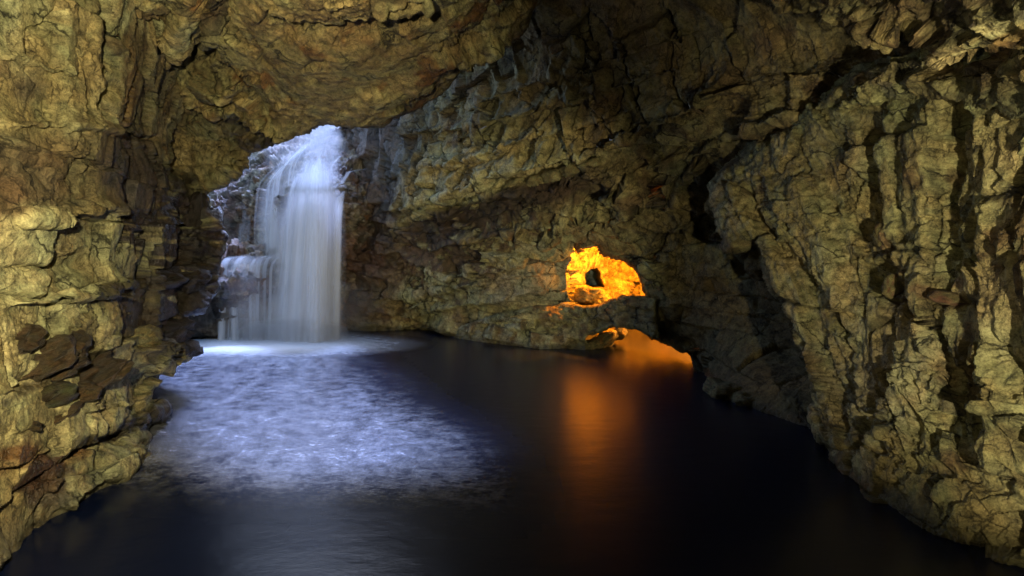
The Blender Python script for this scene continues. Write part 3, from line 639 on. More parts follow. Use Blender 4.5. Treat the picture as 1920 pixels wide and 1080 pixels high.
def rt_paint(V, n, x, y, h, tone, joint):
    col = base_paint(V, tone, joint, 111, mix(KHAKI, OCHRE, 0.4), mix(OCHRE, GREY, 0.3), KHAKI * 0.85, BROWN, 0.7)
    wet = np.full(len(x), 0.14, f32)
    gr = 1 - sstep(180, 330, y + 0.0 * x); col = lay(col, GREEN * 0.9, 0.55 * gr)
    low = sstep(-20, 60, y - np.interp(x, [1530, 1640, 1750, 1920], [800, 880, 940, 1000])); col = lay(col, KHAKI * 0.75, 0.6 * low); wet = np.maximum(wet, 0.35 * low)
    for i, (cx, cy, rx, ry, an) in enumerate([(1775, 560, 28, 12, 15), (1670, 540, 14, 24, 0), (1665, 450, 16, 28, 0), (1800, 530, 26, 12, 10)]):
        col = lay(col, RED * 1.1, 0.6 * blotch(x, y, cx, cy, rx, ry, an, 121 + i, 0.4, 0.6))
    col = lay(col, GREY * 0.95, 0.35 * blotch(x, y, 1640, 720, 120, 90, 10, 126, 0.5, 0.7))
    col = lay(col, BROWN, 0.5 * blotch(x, y, 1560, 290, 60, 60, 0, 127))
    return col, wet
RT_ST = [([(1405, 335), (1412, 390), (1438, 440), (1480, 480), (1515, 510), (1540, 560)], 9, -0.45, 'g'), ([(1452, 385), (1480, 430), (1520, 490), (1545, 540), (1572, 610), (1590, 660)], 7, -0.35, 'g'), ([(1365, 340), (1372, 400), (1400, 450)], 24, 0.35, 'g'),
         ([(1440, 320), (1450, 380), (1490, 450), (1540, 530)], 18, 0.3, 'g'), ([(1490, 330), (1530, 400), (1560, 470), (1580, 540)], 26, 0.35, 'g'), ([(1640, 225), (1640, 330), (1632, 400), (1618, 455)], 26, -0.75, 'g'), ([(1555, 255), (1540, 320), (1560, 400)], 24, -0.5, 'g'),
         ([(1600, 240), (1615, 310)], 16, 0.35, 'g'), ([(1685, 200), (1680, 300), (1675, 420), (1690, 470)], 16, 0.45, 'g'), ([(1760, 195), (1758, 300), (1740, 410)], 24, 0.4, 'g'), ([(1718, 200), (1712, 340)], 8, -0.22, 'g'), ([(1790, 195), (1793, 330)], 9, -0.5, 'g'),
         ([(1660, 430), (1670, 480), (1690, 470)], 18, 0.35, 'g'), ([(1640, 520), (1685, 560), (1745, 620), (1765, 690), (1790, 745)], 10, -0.45, 'g'), ([(1640, 480), (1660, 520), (1655, 560)], 20, -0.5, 'g'), ([(1720, 440), (1735, 520), (1780, 600), (1820, 700)], 30, 0.3, 'g'),
         ([(1820, 640), (1810, 760), (1830, 820)], 8, -0.35, 'g'), ([(1880, 630), (1900, 700), (1915, 800)], 8, -0.4, 'g'), ([(1850, 560), (1860, 680), (1880, 780)], 22, 0.3, 'g'), ([(1575, 600), (1585, 680), (1600, 760)], 12, -0.3, 'g'), ([(1655, 690), (1650, 770), (1660, 830)], 11, -0.45, 'g'),
         ([(1625, 770), (1620, 840)], 9, -0.3, 'g'), ([(1680, 740), (1680, 840)], 20, 0.3, 'g'), ([(1530, 836), (1590, 850), (1640, 842), (1690, 862), (1760, 880), (1850, 905), (1920, 940)], 8, -0.22, 'g'), ([(1540, 860), (1640, 850), (1700, 870), (1800, 920)], 30, 0.18, 'g'),
         ([(1790, 950), (1840, 1000)], 40, 0.25, 'g'), ([(1540, 640), (1550, 720), (1560, 800)], 16, 0.25, 'g'), ([(1720, 480), (1800, 470), (1850, 455)], 8, -0.15, 'g')]
RT_ST = [(l, w_ * 1.2, a_ * 0.42, t_) for l, w_, a_, t_ in RT_ST]
buttress = sheet('rock_buttress', RT_POLY, RT_CTRL, rt_detail, rt_paint, 2.0, [RT_SIL], (24, 0.9), RT_ST, skirt=recede(), seed=5,
      label='large fluted ochre rock buttress at the right, raked by lamplight down to the pool', cat='rock')

# ---------------------------------------------------------------- overhang at the top right
OV_SIL = [(1420, -30), (1470, 18), (1520, 28), (1580, 48), (1630, 68), (1700, 78), (1738, 98), (1700, 112), (1640, 124), (1600, 142), (1560, 172), (1530, 196), (1500, 216), (1480, 240), (1560, 218), (1620, 196), (1700, 182), (1780, 188), (1800, 197), (1835, 203), (1865, 205), (1895, 226), (1930, 222)]
OV_POLY = OV_SIL + [(2450, 140), (2450, -420), (1250, -420), (1380, -120)]
OV_CTRL = [(1430, -10, 7.6), (1520, 25, 7.1), (1630, 65, 6.5), (1738, 98, 6.2), (1600, 142, 7.6), (1500, 225, 9.0), (1620, 190, 7.6), (1700, 180, 6.7), (1800, 195, 5.8), (1900, 222, 4.9), (1700, 30, 5.8), (1800, 60, 5.2), (1900, 20, 4.3), (1900, 120, 4.6), (1600, -100, 5.4), (1900, -200, 3.4), (2400, 100, 3.0), (2400, -300, 2.7), (1300, -400, 5)]
def ov_detail(P, x, y):
    return rock_detail(P, 131, [(0.7, 0.7, 0.35, 0.22, 0.18, 0.05, 0.06), (0.28, 0.28, 0.2, 0.10, 0.10, 0.02, 0.07), (0.11, 0.11, 0.1, 0.035, 0.045, 0.01, 0.08)], rot_axes(-10), 0.25, 0.03, 0.12, 1.5)
def ov_paint(V, n, x, y, h, tone, joint):
    col = base_paint(V, tone, joint, 133, mix(KHAKI, BROWN, 0.4), OCHRE * 0.8, BROWN, DARK * 1.8, 0.9)
    col = lay(col, RUST * 0.8, 0.7 * blotch(x, y, 1830, 95, 90, 22, -12, 134)); col = lay(col, PALE, 0.7 * blotch(x, y, 1780, 105, 70, 18, -22, 135)); col = lay(col, PALE, 0.7 * blotch(x, y, 1880, 45, 40, 18, -10, 136))
    col = lay(col, GREEN * 0.8, 0.5 * sstep(130, 200, y))
    return col, np.full(len(x), 0.2, f32)
sheet('rock_overhang', OV_POLY, OV_CTRL, ov_detail, ov_paint, 2.0, [OV_SIL], (14, 0.4), [([(1740, 128), (1800, 120), (1920, 118)], 14, -0.3, 'g'), ([(1620, 160), (1720, 148), (1800, 150)], 18, 0.15, 'g'), ([(1640, 20), (1690, 50)], 22, 0.2, 'g'), ([(1780, 105), (1850, 60)], 16, 0.18, 'g')],
      skirt=recede((.15, .5, 1.1)), seed=6, label='rough rock overhang jutting from the roof above the right buttress', cat='rock')

# ---------------------------------------------------------------- gorge wall behind the waterfall, open to the sky above
GW_POLY = [(60, 760), (60, 260), (330, 250), (400, 60), (960, 40), (960, 760)]
GW_CTRL = [(60, 640, 15), (60, 260, 17), (300, 640, 18.6), (300, 300, 23), (345, 640, 19.6), (380, 640, 20.0), (430, 640, 20.1), (430, 500, 19.9), (500, 490, 20.1), (500, 640, 20.6), (400, 492, 19.8), (400, 474, 21.4), (470, 474, 21.6), (520, 472, 21.3), (400, 400, 23.0), (400, 350, 24.3), (450, 330, 25.0), (470, 290, 26.6), (480, 410, 22.4), (560, 640, 21.2), (560, 480, 21.0), (560, 352, 20.5),
           (620, 640, 21.6), (620, 345, 20.9), (520, 380, 21.4), (500, 340, 22.6), (560, 330, 21.6), (600, 285, 23.8), (620, 240, 27.2), (540, 260, 26.6), (660, 330, 22.2), (700, 280, 25.6), (700, 330, 23.4), (700, 500, 24), (760, 240, 27), (960, 400, 26), (960, 60, 29), (600, 150, 31), (400, 150, 31), (600, 50, 34), (400, 60, 33), (800, 60, 33), (960, 700, 25), (600, 740, 21.6)]
def gw_detail(P, x, y):
    return rock_detail(P, 151, [(1.2, 1.2, 0.5, 0.35, 0.22, 0.06, 0.06), (0.4, 0.4, 0.2, 0.18, 0.16, 0.03, 0.08), (0.16, 0.16, 0.1, 0.07, 0.08, 0.01, 0.1)], rot_axes(6), 0.25, 0.04, 0.14, 1.4)
def gw_paint(V, n, x, y, h, tone, joint):
    col = base_paint(V, tone, joint, 153, mix(RED, SLATE, 0.5) * 1.2, mix(RED, GREY, 0.6) * 1.3, DARK * 1.4, mix(RED, RUST, .4), 0.8)
    col = lay(col, mix(RED, RUST, 0.5) * 1.3, 0.6 * blotch(x, y, 415, 485, 50, 22, 0, 155)); col = lay(col, DARK, 0.7 * blotch(x, y, 400, 600, 60, 60, 0, 156))
    return col, np.full(len(x), 0.42, f32)
def gw_skirt(V, x, y):
    return [np.tile(np.array((0, 0.3, 0.0)), (len(V), 1)), np.tile(np.array((0, 6.0, 0.5)), (len(V), 1))]
sheet('gorge_wall', GW_POLY, GW_CTRL, gw_detail, gw_paint, 2.0, [], (14, 0.4), [([(395, 482), (440, 476), (520, 476)], 16, 0.3, 'g'), ([(640, 310), (700, 305), (740, 300)], 14, 0.3, 's')],
      rag=2, skirt=gw_skirt, frame=(320, 800, 200, 680), seed=7, fine_cell=0.2, kind='structure', label='wet reddish gorge wall behind the waterfall')

# ---------------------------------------------------------------- inner chamber
IC_POLY = [(1010, 270), (1420, 270), (1420, 740), (1010, 740)]
IC_HOLE = [(1098, 516), (1104, 508), (1112, 505), (1120, 504), (1126, 510), (1127, 524), (1130, 538), (1118, 540), (1100, 534)]
IC_CTRL = [(1010, 500, 20.0), (1060, 520, 20.6), (1090, 500, 22.0), (1120, 480, 23.5), (1160, 520, 24), (1200, 540, 23.5), (1260, 540, 22.5), (1350, 560, 20), (1420, 560, 18.5), (1150, 610, 23.8), (1150, 700, 23.6), (1350, 700, 19.5), (1010, 700, 19), (1200, 400, 22.5), (1050, 400, 20)]
def ic_detail(P, x, y):
    return rock_detail(P, 171, [(1.0, 1.0, 1.4, 0.3, 0.2, 0.06, 0.05), (0.4, 0.4, 0.6, 0.12, 0.12, 0.03, 0.06), (0.15, 0.15, 0.2, 0.04, 0.05, 0.0, 0.1)], rot_axes(-10), 0.25, 0.03, 0.12, 1.3)
def ic_paint(V, n, x, y, h, tone, joint):
    return base_paint(V, tone, joint, 173, OCHRE, PALE, KHAKI, None, 0.8), np.full(len(x), 0.1, f32)
BW_D = TPS(BW_CTRL)
def ic_skirt(V, x, y):
    t = np.minimum(BW_D(x, y) + 0.45, V[:, 1] - 0.2)
    e = (V - np.array((0, 0, CZ))) * (t / V[:, 1])[:, None] + np.array((0, 0, CZ)) - V
    hole = (np.hypot((x - 1114) / 30, (y - 522) / 30) < 1)[:, None]
    return [np.where(hole, np.array((0.03, 0.5, 0)), 0.3 * e), np.where(hole, np.array((0.1, 3.0, 0)), e)]
sheet('chamber_wall', IC_POLY, IC_CTRL, ic_detail, ic_paint, 1.6, [IC_HOLE], (10, 0.2), [], holes=[IC_HOLE], rag=2, grain=2.6,
      skirt=ic_skirt, frame=(1040, 1240, 450, 690), seed=8, fine_cell=0.25, kind='structure', label='lamp-lit golden rock wall of the inner chamber')

sheet('chamber_wall', [(1060, 440), (1180, 440), (1180, 600), (1060, 600)], [(1060, 440, 26.2), (1180, 440, 26.2), (1180, 600, 26), (1060, 600, 26), (1120, 520, 26.8)], ic_detail, ic_paint, 4, [], (14, .4), [],
      skirt=back(0, -1.2, 0), seed=9, fine_cell=0, kind='structure', label='dark rock at the back of the hole in the inner chamber')
# ---------------------------------------------------------------- the rest of the cave, round and behind the viewer
def shell():
    nu, nv = 180, 90
    u = np.linspace(0, 2 * math.pi, nu); v = np.linspace(-0.15 * math.pi, 0.5 * math.pi, nv)
    Uu, Vv = np.meshgrid(u, v)
    D = np.stack([np.cos(Uu) * np.cos(Vv), np.sin(Uu) * np.cos(Vv), np.sin(Vv)], -1).reshape(-1, 3)
    P = D * np.array((12.5, 12.5, 10.5)) + np.array((0, 2, 0))
    h, t, j = rock_detail(P.astype(f32), 191, [(1.6, 1.6, 1.0, 0.5, 0.3, 0.05, 0.05)], None, 0.3, 0.05, 0.3, 0.6)
    P = P - D * h[:, None]
    idx = np.arange(nu * nv).reshape(nv, nu)
    q = np.stack([idx[:-1, :-1], idx[1:, :-1], idx[1:, 1:], idx[:-1, 1:]], -1).reshape(-1, 4)
    c = P[q].mean(1); q = q[c[:, 1] < 8.5]
    link('cave_wall', new_mesh('cave_wall', P, q, ROCK, True, {'wet': np.full(len(P), .1), 'grain': np.ones(len(P))}, {'tone': base_paint(P, t, j, 193, KHAKI, OCHRE, BROWN)}), kind='structure', label='cave wall and roof round the viewer')
shell()

# ================================================================== water
def water_mat():
    m, ns, ls = mat_new('pool_water')
    out = ns.new('ShaderNodeOutputMaterial'); b = ns.new('ShaderNodeBsdfPrincipled')
    b.inputs['Base Color'].default_value = (0.003, 0.006, 0.022, 1); b.inputs['Roughness'].default_value = 0.25; b.inputs['IOR'].default_value = 1.33; b.inputs['Specular IOR Level'].default_value = 0.42
    tc = ns.new('ShaderNodeTexCoord').outputs['Object']
    mp = nod(ns, 'ShaderNodeMapping'); mp.inputs['Scale'].default_value = (1.0, 1.6, 1); ls.new(tc, mp.inputs[0])
    n1 = nod(ns, 'ShaderNodeTexNoise', Scale=2.2, Detail=4.0, Roughness=0.55); ls.new(mp.outputs[0], n1.inputs['Vector'])
    n2 = nod(ns, 'ShaderNodeTexNoise', Scale=13.0, Detail=2.0); ls.new(mp.outputs[0], n2.inputs['Vector'])
    h = math_n(ns, ls, 'ADD', n1.outputs[0], math_n(ns, ls, 'MULTIPLY', n2.outputs[0], 0.12))
    bp = nod(ns, 'ShaderNodeBump', Strength=0.22, Distance=0.03); ls.new(h, bp.inputs['Height'])
    ls.new(bp.outputs[0], b.inputs['Normal']); ls.new(b.outputs[0], out.inputs[0]); return m
wx = np.linspace(-16, 14, 31); wy = np.linspace(-12, 30, 43); WX, WY = np.meshgrid(wx, wy)
wi = np.arange(WX.size).reshape(WX.shape)
link('water', new_mesh('water', np.stack([WX, WY, 0 * WX], -1).reshape(-1, 3), np.stack([wi[:-1, :-1], wi[:-1, 1:], wi[1:, 1:], wi[1:, :-1]], -1).reshape(-1, 4), water_mat()),
     kind='structure', label='dark still cave pool with orange lamp reflection')

def ground_pt(px, py): d = CZ * F / (py - HY); return d * (px - 960) / F, d
# foam raft: its own footprint on the pool, thick under the fall and thinning towards the viewer
def foam_mat():
    m, ns, ls = mat_new('foam')
    out = ns.new('ShaderNodeOutputMaterial')
    tc = ns.new('ShaderNodeTexCoord').outputs['Object']
    cov = nod(ns, 'ShaderNodeAttribute', _attribute_name='cover').outputs['Fac']
    mp = nod(ns, 'ShaderNodeMapping'); mp.inputs['Rotation'].default_value = (0, 0, math.radians(18)); mp.inputs['Scale'].default_value = (1.0, 1.25, 1); ls.new(tc, mp.inputs[0])
    n1 = nod(ns, 'ShaderNodeTexNoise', Scale=3.2, Detail=10.0, Roughness=0.66, Distortion=0.5); ls.new(mp.outputs[0], n1.inputs['Vector'])
    n2 = nod(ns, 'ShaderNodeTexNoise', Scale=11.0, Detail=5.0, Roughness=0.65, Distortion=0.8); ls.new(mp.outputs[0], n2.inputs['Vector'])
    s = math_n(ns, ls, 'ADD', math_n(ns, ls, 'MULTIPLY', n1.outputs[0], 0.6), math_n(ns, ls, 'MULTIPLY', n2.outputs[0], 0.38))
    fl = nod(ns, 'ShaderNodeAttribute', _attribute_name='flow').outputs['Vector']
    n3 = nod(ns, 'ShaderNodeTexNoise', Scale=1.0, Detail=6.0, Roughness=0.65, Distortion=0.3); ls.new(fl, n3.inputs['Vector'])
    n4 = nod(ns, 'ShaderNodeTexNoise', Scale=26.0, Detail=3.0, Roughness=0.6, Distortion=1.0); ls.new(mp.outputs[0], n4.inputs['Vector'])
    s = math_n(ns, ls, 'ADD', math_n(ns, ls, 'MULTIPLY', s, 0.68), math_n(ns, ls, 'ADD', math_n(ns, ls, 'MULTIPLY', n3.outputs[0], 0.24), math_n(ns, ls, 'MULTIPLY', math_n(ns, ls, 'SUBTRACT', n4.outputs[0], 0.5), 0.42)))
    a = math_n(ns, ls, 'ADD', ramp(ns, ls, s, 0.34, 0.62, -0.12, 0.14), cov)
    a = math_n(ns, ls, 'MULTIPLY', math_n(ns, ls, 'MAXIMUM', a, 0.0), ramp(ns, ls, cov, 0.0, 0.12, 0, 1), True)
    d = nod(ns, 'ShaderNodeBsdfDiffuse'); d.inputs[0].default_value = (0.80, 0.83, 0.88, 1)
    t = ns.new('ShaderNodeBsdfTransparent'); mx = ns.new('ShaderNodeMixShader')
    ls.new(a, mx.inputs[0]); ls.new(t.outputs[0], mx.inputs[1]); ls.new(d.outputs[0], mx.inputs[2]); ls.new(mx.outputs[0], out.inputs[0])
    return m
def foam():
    xs = np.linspace(-14, 3, 120); ys = np.linspace(3.5, 22, 130); Xf, Yf = np.meshgrid(xs, ys)
    px = 960 + F * Xf / Yf; py = HY + F * CZ / Yf
    base = np.clip(1.15 - np.hypot((px - 520) / 270, (py - 645) / 24), 0, 1) ** 1.6
    right = np.interp(py, [600, 640, 680, 750, 820, 900, 960, 1010], [700, 750, 810, 890, 1000, 1080, 1100, 1110])
    lim = sstep(0, 1, np.clip((right - px) / 260, 0, 1))
    near = 1 - sstep(840, 1030, py - 0.10 * (px - 600))
    cov = lim * near * np.interp(py, [630, 690, 760, 850, 940, 1000], [0.24, 0.11, 0.14, 0.19, 0.12, 0.06]) + base * 1.3
    idx = np.arange(Xf.size).reshape(Xf.shape)
    V = np.stack([Xf, Yf, np.full(Xf.shape, 0.004)], -1).reshape(-1, 3)
    q = np.stack([idx[:-1, :-1], idx[:-1, 1:], idx[1:, 1:], idx[1:, :-1]], -1).reshape(-1, 4)
    cv = cov.ravel(); q = q[(cv[q] > 0.01).any(1)]
    u = np.unique(q); rm = np.zeros(len(V), int); rm[u] = np.arange(len(u))
    ang = np.arctan2(V[u, 0] + 8.5, 23.0 - V[u, 1]); rad = np.hypot(V[u, 0] + 8.5, 23.0 - V[u, 1])
    link('foam', new_mesh('foam', V[u], rm[q], foam_mat(), True, {'cover': cv[u]}, {'flow': np.stack([ang * 22, rad * 0.55, 0 * ang], -1)}), kind='stuff', label='pale foam drifting out from the waterfall across the pool')
foam()

# ---------------------------------------------------------------- waterfall
def fall_mat():
    m, ns, ls = mat_new('falling_water')
    out = ns.new('ShaderNodeOutputMaterial')
    uv = ns.new('ShaderNodeUVMap').outputs[0]
    body = nod(ns, 'ShaderNodeAttribute', _attribute_name='body').outputs['Fac']
    mp = nod(ns, 'ShaderNodeMapping'); mp.inputs['Scale'].default_value = (3.2, 0.16, 1); ls.new(uv, mp.inputs[0])
    n1 = nod(ns, 'ShaderNodeTexNoise', Scale=1.0, Detail=4.0, Roughness=0.5, Distortion=0.1); ls.new(mp.outputs[0], n1.inputs['Vector'])
    a = math_n(ns, ls, 'MULTIPLY', ramp(ns, ls, n1.outputs[0], 0.28, 0.72, 0.50, 1.0), body, True)
    d = nod(ns, 'ShaderNodeBsdfDiffuse'); d.inputs[0].default_value = (0.86, 0.88, 0.92, 1)
    tl = nod(ns, 'ShaderNodeBsdfTranslucent'); tl.inputs[0].default_value = (0.86, 0.88, 0.92, 1)
    m1 = ns.new('ShaderNodeMixShader'); m1.inputs[0].default_value = 0.5; ls.new(d.outputs[0], m1.inputs[1]); ls.new(tl.outputs[0], m1.inputs[2])
    t = ns.new('ShaderNodeBsdfTransparent'); mx = ns.new('ShaderNodeMixShader')
    ls.new(a, mx.inputs[0]); ls.new(t.outputs[0], mx.inputs[1]); ls.new(m1.outputs[0], mx.inputs[2]); ls.new(mx.outputs[0], out.inputs[0])
    return m
FALL = fall_mat()
fall = empty('waterfall', Wp(560, 640, 19.4), 'tall silky white waterfall pouring over rock steps into the cave pool', 'waterfall')
def stream(path, alpha, layers=2, n_u=26, n_v=60, seed=0, top=1.0, part='veil'):
    """path: (px, py, depth, half width px) from the top down; a veil of several bowed layers."""
    A = np.array(path, float); L = np.r_[0, np.cumsum(np.hypot(np.diff(A[:, 0]), np.diff(A[:, 1])))]
    t = np.linspace(0, 1, n_v); s = t * L[-1]
    cx, cy, cd, hw = (np.interp(s, L, A[:, k]) for k in range(4))
    k = np.ones(5) / 5
    for arr in (cx, cd, hw): arr[2:-2] = np.convolve(arr, k, 'valid')
    u = np.linspace(-1, 1, n_u); Vs, Qs, UVs, Bs = [], [], [], []
    for l in range(layers):
        UU, TT = np.meshgrid(u, t); i = np.arange(n_v)
        px = cx[:, None] + UU * hw[:, None] * (1 - 0.12 * l) + (l - 0.5) * 1.2; py = cy[:, None] + 0 * UU
        dd = cd[:, None] - 0.28 * l - 0.25 * (1 - UU ** 2) * np.minimum(hw[:, None] / 40, 1)
        Pn = np.stack([UU.ravel() * hw.mean() / 9, TT.ravel() * 1.5, np.full(UU.size, seed + l * 3.3)], -1).astype(f32)
        dd = dd + 0.12 * noise(Pn, 300 + seed).reshape(UU.shape)
        P = W(px, py, dd).reshape(-1, 3); b0 = sum(len(v) for v in Vs)
        idx = np.arange(len(P)).reshape(n_v, n_u) + b0
        Vs.append(P); Qs.append(np.stack([idx[:-1, :-1], idx[1:, :-1], idx[1:, 1:], idx[:-1, 1:]], -1).reshape(-1, 4))
        UVs.append(np.stack([(UU * hw.mean() * 19.5 / F + seed * 1.37 + l * 5.1).ravel(), (TT * L[-1] * 19.5 / F + seed + l).ravel()], -1))
        e = (1 - np.abs(UU) ** 2.0) * sstep(0, 0.07, TT) * alpha * mix(top, 1.0, sstep(0.25, 0.5, TT))
        Bs.append(e.ravel())
    V = np.concatenate(Vs); Q = np.concatenate(Qs); UV = np.concatenate(UVs)
    me = new_mesh(part, V, Q, FALL, True, {'body': np.concatenate(Bs)})
    uvl = me.uv_layers.new(name='UVMap'); uvl.data.foreach_set('uv', UV[Q.ravel()].astype(f32).ravel())
    o = link(part, me, fall); o.matrix_parent_inverse = Matrix.Translation(-fall.location)
    return o
stream([(622, 150, 30.5, 44), (612, 235, 26.9, 46), (600, 285, 23.5, 44), (590, 325, 21.0, 50), (586, 350, 20.0, 60), (580, 420, 19.8, 70), (568, 645, 19.6, 86)], 0.66, 3, 34, 90, 1, 0.45)
stream([(590, 300, 21.8, 12), (590, 350, 19.8, 18), (590, 420, 19.5, 20), (588, 645, 19.3, 22)], 0.66, 3, 20, 60, 2, 0.7)
stream([(585, 262, 24.9, 26), (548, 300, 22.8, 26), (522, 335, 21.7, 28), (512, 400, 21.3, 34), (514, 480, 21.0, 40), (520, 645, 20.1, 52)], 0.36, 3, 34, 90, 3, 0.6)
stream([(640, 358, 20.6, 10), (636, 372, 20.2, 10), (633, 420, 20.0, 9), (630, 640, 19.8, 9)], 0.8, 2, 14, 60, 4)
stream([(560, 478, 21.4, 24), (480, 480, 20.6, 54), (462, 490, 19.9, 52), (464, 512, 19.7, 44), (466, 640, 19.6, 44)], 0.20, 2, 34, 50, 10)
rs = random.Random(3)
def strand(path, alpha, hw, seed):
    return stream([(x_, y_, d_, hw) for x_, y_, d_ in path], alpha * 0.85, 1, 8, 44, seed, 1.0, 'strand')
for i in range(14):                                        # main drop, uneven strands leaving the lip at different heights
    x0 = rs.uniform(546, 624); y0 = 350 + rs.uniform(-8, 10); x1 = 588 + (x0 - 588) * 1.15 - 10
    strand([(x0 + (600 - x0) * .3, y0 - rs.uniform(25, 70), 21.6), (x0, y0, 19.9), (x0 + (x1 - x0) * .3, y0 + 60, 19.55), (x1, 643, 19.25 + rs.uniform(-.1, .2))], rs.uniform(.3, .7), rs.uniform(3, 10), 30 + i)
for i in range(12):                                        # the fan on the left of it
    k = i / 11; x0 = 482 + 66 * k + rs.uniform(-4, 4); y0 = 350 - 45 * k + rs.uniform(-8, 8)
    strand([(585 - 20 * (1 - k), 268 + 10 * (1 - k), 24.4), (x0 + 22 + 14 * (1 - k), y0 - 30, 22.2), (x0 + 5, y0, 21.5), (x0 - 2, y0 + 70, 21.1), (x0, rs.uniform(520, 642), 20.3)], rs.uniform(.25, .55), rs.uniform(2, 6), 50 + i)
for i, (xa, ya, xb, yb, xc, yc) in enumerate([(690, 316, 655, 322, 640, 345), (668, 330, 640, 333, 628, 352), (672, 346, 650, 350, 640, 366), (660, 322, 628, 330, 610, 350), (640, 290, 622, 310, 615, 345)]):
    strand([(xa, ya, 23.0), (xb, yb, 21.9), (xc, yc, 20.8)], .55, 5, 70 + i)
for i, (x0, a_, hw) in enumerate([(416, .95, 6), (420, .6, 9), (440, .9, 7), (446, .5, 8), (432, .35, 6), (458, .3, 5), (470, .45, 6), (484, .4, 8), (497, .5, 7), (508, .55, 5), (478, .3, 12)]):
    strand([(x0 + rs.uniform(14, 34), 478 + rs.uniform(-2, 3), 20.7), (x0 + 6, 484 + rs.uniform(-3, 5), 20.0), (x0, 502, 19.6), (x0 - 1, 560, 19.4), (x0 - 1 + rs.uniform(-3, 3), 641, 19.3)], min(1.25 * a_, 1), hw, 80 + i)
for i, (x0, y0) in enumerate([(466, 290), (474, 300), (458, 330)]):
    strand([(x0, y0, 26.2), (x0 - 2, y0 + 50, 24.2), (x0 - 6, y0 + 100, 22.8), (x0 - 10, 466, 21.6)], .32, 5, 95 + i)
strand([(350, 585, 15.5), (347, 640, 15.3)], .3, 5, 99)
def mist(px, py, d, sx, sy, sz, dens, label):
    import bmesh
    bm = bmesh.new(); bmesh.ops.create_icosphere(bm, subdivisions=4, radius=1.0)
    V = np.array([v.co[:] for v in bm.verts], f32); Q = np.array([[v.index for v in f.verts] for f in bm.faces]); bm.free()
    V *= (1 + 0.35 * fbm(V * 1.3 + d, 3, 9, .5))[:, None]
    m, ns, ls = mat_new('mist'); out = ns.new('ShaderNodeOutputMaterial'); v = ns.new('ShaderNodeVolumePrincipled')
    v.inputs['Color'].default_value = (0.95, 0.96, 1, 1); v.inputs['Density'].default_value = dens; v.inputs['Anisotropy'].default_value = 0.2
    ls.new(v.outputs[0], out.inputs['Volume'])
    o = link('mist', new_mesh('mist', V, Q, m), kind='stuff', label=label); o.location = Wp(px, py, d); o.scale = (sx, sy, sz)
mist(540, 640, 18.9, 1.9, 0.9, 0.75, 0.40, 'white spray where the waterfall hits the pool')
mist(540, 600, 19.0, 2.6, 1.1, 1.6, 0.07, 'thin drifting spray round the foot of the waterfall')
mist(575, 275, 23.5, 1.9, 1.6, 1.5, 0.08, 'bright mist hanging at the top of the waterfall')

# ================================================================== loose and embedded stones
def stone_mesh(seed, sub=4, fac=0.36, tone=None, wet=0.4):
    import bmesh
    bm = bmesh.new(); bmesh.ops.create_icosphere(bm, subdivisions=sub, radius=1.0)
    V = np.array([v.co[:] for v in bm.verts], f32); Q = np.array([[v.index for v in f.verts] for f in bm.faces]); bm.free()
    r, t, e = facet(V * 1.1 + seed * 7.7, seed); r2, t2, e2 = facet(V * 2.6 + seed * 3.1, seed + 3)
    k = 1 + fac * (r - .5) + fac * 1.2 * t + fac * 0.45 * (r2 - .5) + 0.25 * fac * t2 + 0.07 * fbm(V * 2.5 + seed, 4, seed, .6)
    P = V / (np.abs(V) ** 2.6).sum(1, keepdims=True) ** (1 / 2.6) * k[:, None]
    col = base_paint(P * 1.0 + seed, (r - .5), 1 - sstep(0, .1, e2), seed + 5, *(tone or (DARK, RED * .6, DARK * 1.6)), None, 1.2)
    return new_mesh('stone', P, Q, ROCK, True, {'wet': np.full(len(P), wet), 'grain': np.full(len(P), 0.7)}, {'tone': col})
def put(name, seed, px, py, d, sx, sy, sz, rot, parent=None, tone=None, wet=0.4, sub=4, face=0, fac=0.30, **props):
    """half sizes sx, sz in photo pixels, sy (depth) in metres; rot in degrees in the picture plane."""
    o = link(name, stone_mesh(seed, sub, fac, tone, wet), parent, **props)
    o.location = Wp(px, py, d); o.scale = (sx * d / F, sy, sz * d / F); o.rotation_euler = (0, math.radians(rot), math.radians(face))
    return o
LT = (OCHRE * .8, OCHRE, KHAKI)
for i, (px, py, d, sx, sz, rot) in enumerate([(30, 640, 5.25, 34, 19, -14), (78, 672, 5.55, 42, 22, -28), (122, 645, 5.95, 26, 17, -14), (118, 680, 5.9, 34, 17, -24), (170, 710, 6.4, 52, 17, -33), (135, 735, 6.1, 24, 15, -5), (72, 742, 5.55, 40, 17, -8), (95, 775, 5.75, 30, 9, -25), (44, 797, 5.25, 10, 7, -25)]):
    put('stone', 20 + i, px, py, d - 0.01, sx * 1.25, 0.26, sz * 1.3, rot * 0.9, left_wall, (DARK * 1.5, mix(RED, BROWN, .6) * .9, BROWN * .7) if i not in (6,) else (DARK * 1.4, GREEN * .6, DARK), 0.66, face=68, fac=0.22)
for i, (px, py, d, sx, sz, rot) in enumerate([(325, 615, 9.9, 22, 20, 10), (335, 660, 10.5, 28, 18, -10), (350, 560, 10.5, 30, 22, 20), (374, 410, 11.2, 14, 45, 0), (300, 525, 9.1, 35, 15, 5), (345, 530, 10.3, 30, 18, -8), (265, 640, 8.2, 22, 26, 5)]):
    put('stone', 40 + i, px, py, d, sx, 0.4, sz, rot, left_wall, (DARK * .8, SLATE * .5, DARK) if i < 6 else LT, 0.7 if i < 6 else .15)
for i, (px, py, d, sx, sz, rot) in enumerate([(386, 168, 9.7, 26, 20, 5), (432, 165, 9.9, 22, 18, -8)]):
    put('stone', 50 + i, px, py, d, sx, 0.35, sz, rot, ceiling, LT, 0.1)
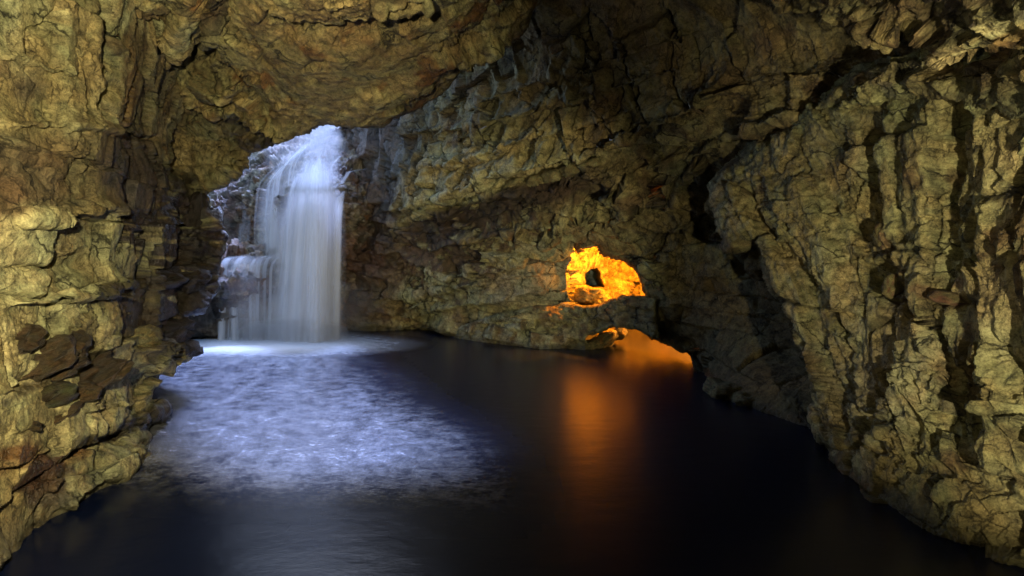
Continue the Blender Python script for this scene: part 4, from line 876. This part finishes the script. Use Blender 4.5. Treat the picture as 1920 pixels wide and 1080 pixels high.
put('boulder', 60, 1362, 736, 11.0, 30, 0.4, 20, 10, None, (KHAKI, OCHRE * .8, BROWN), 0.3, label='rounded khaki boulder at the foot of the shadowed recess', cat='boulder', group='boulders at the waterline')
put('boulder', 61, 1393, 752, 10.4, 20, 0.3, 14, -10, None, (KHAKI * .8, KHAKI, BROWN), 0.3, label='small boulder beside the rounded khaki boulder, half sunk in the pool', cat='boulder', group='boulders at the waterline')
for i, (px, py, d, sx, sz, rot, lab) in enumerate([(1156, 622, 18.6, 18, 13, -35, 'highest of the boulders glowing orange beneath the rock bridge'), (1134, 637, 18.0, 22, 13, -25, 'middle boulder of the orange-lit row beneath the rock bridge'), (1110, 648, 17.6, 18, 10, -15, 'lowest and dimmest boulder of the row beneath the rock bridge')]):
    put('boulder', 64 + i, px, py, d, sx, 0.45, sz, rot, None, (OCHRE, OCHRE * .8, KHAKI), 0.3, label=lab, cat='boulder', group='boulders beneath the rock bridge')
put('boulder', 63, 1106, 556, 19.3, 29, 0.7, 17, 8, None, (OCHRE, PALE, KHAKI), 0.1, label='lamp-lit boulder below the dark hole in the orange opening', cat='boulder')

RT_D = TPS(RT_CTRL)
D1 = lambda f, px, py: float(f(np.array([px]), np.array([py]))[0])
for i, (px, py, sx, sz, rot) in enumerate([(798, 404, 13, 9, -14), (826, 400, 12, 9, -14), (856, 391, 15, 11, -16), (888, 381, 13, 11, -20), (968, 346, 18, 12, -12), (1002, 342, 14, 12, -8), (1034, 330, 15, 13, -12), (1070, 318, 17, 13, -14), (1108, 308, 16, 12, -14)]):
    put('stone', 110 + i, px, py, D1(BW_D, px, py) - 0.25, sx, 0.35, sz, rot, back_wall, (OCHRE * .7, OCHRE * .85, KHAKI), 0.1, 3, face=25, fac=0.2)
for i, (px, py, sx, sz, rot) in enumerate([(1674, 535, 13, 24, 8), (1704, 517, 12, 10, 0), (1828, 664, 10, 21, 4), (1655, 445, 13, 24, -5), (1778, 560, 30, 13, 12)]):
    put('stone', 125 + i, px, py, D1(RT_D, px, py) - 0.05, sx, 0.16, sz, rot, buttress, (OCHRE * .8, OCHRE, RED * 1.5) if i != 4 else (RED * 1.6, OCHRE * .7, BROWN), 0.12, 3, face=-50, fac=0.25)
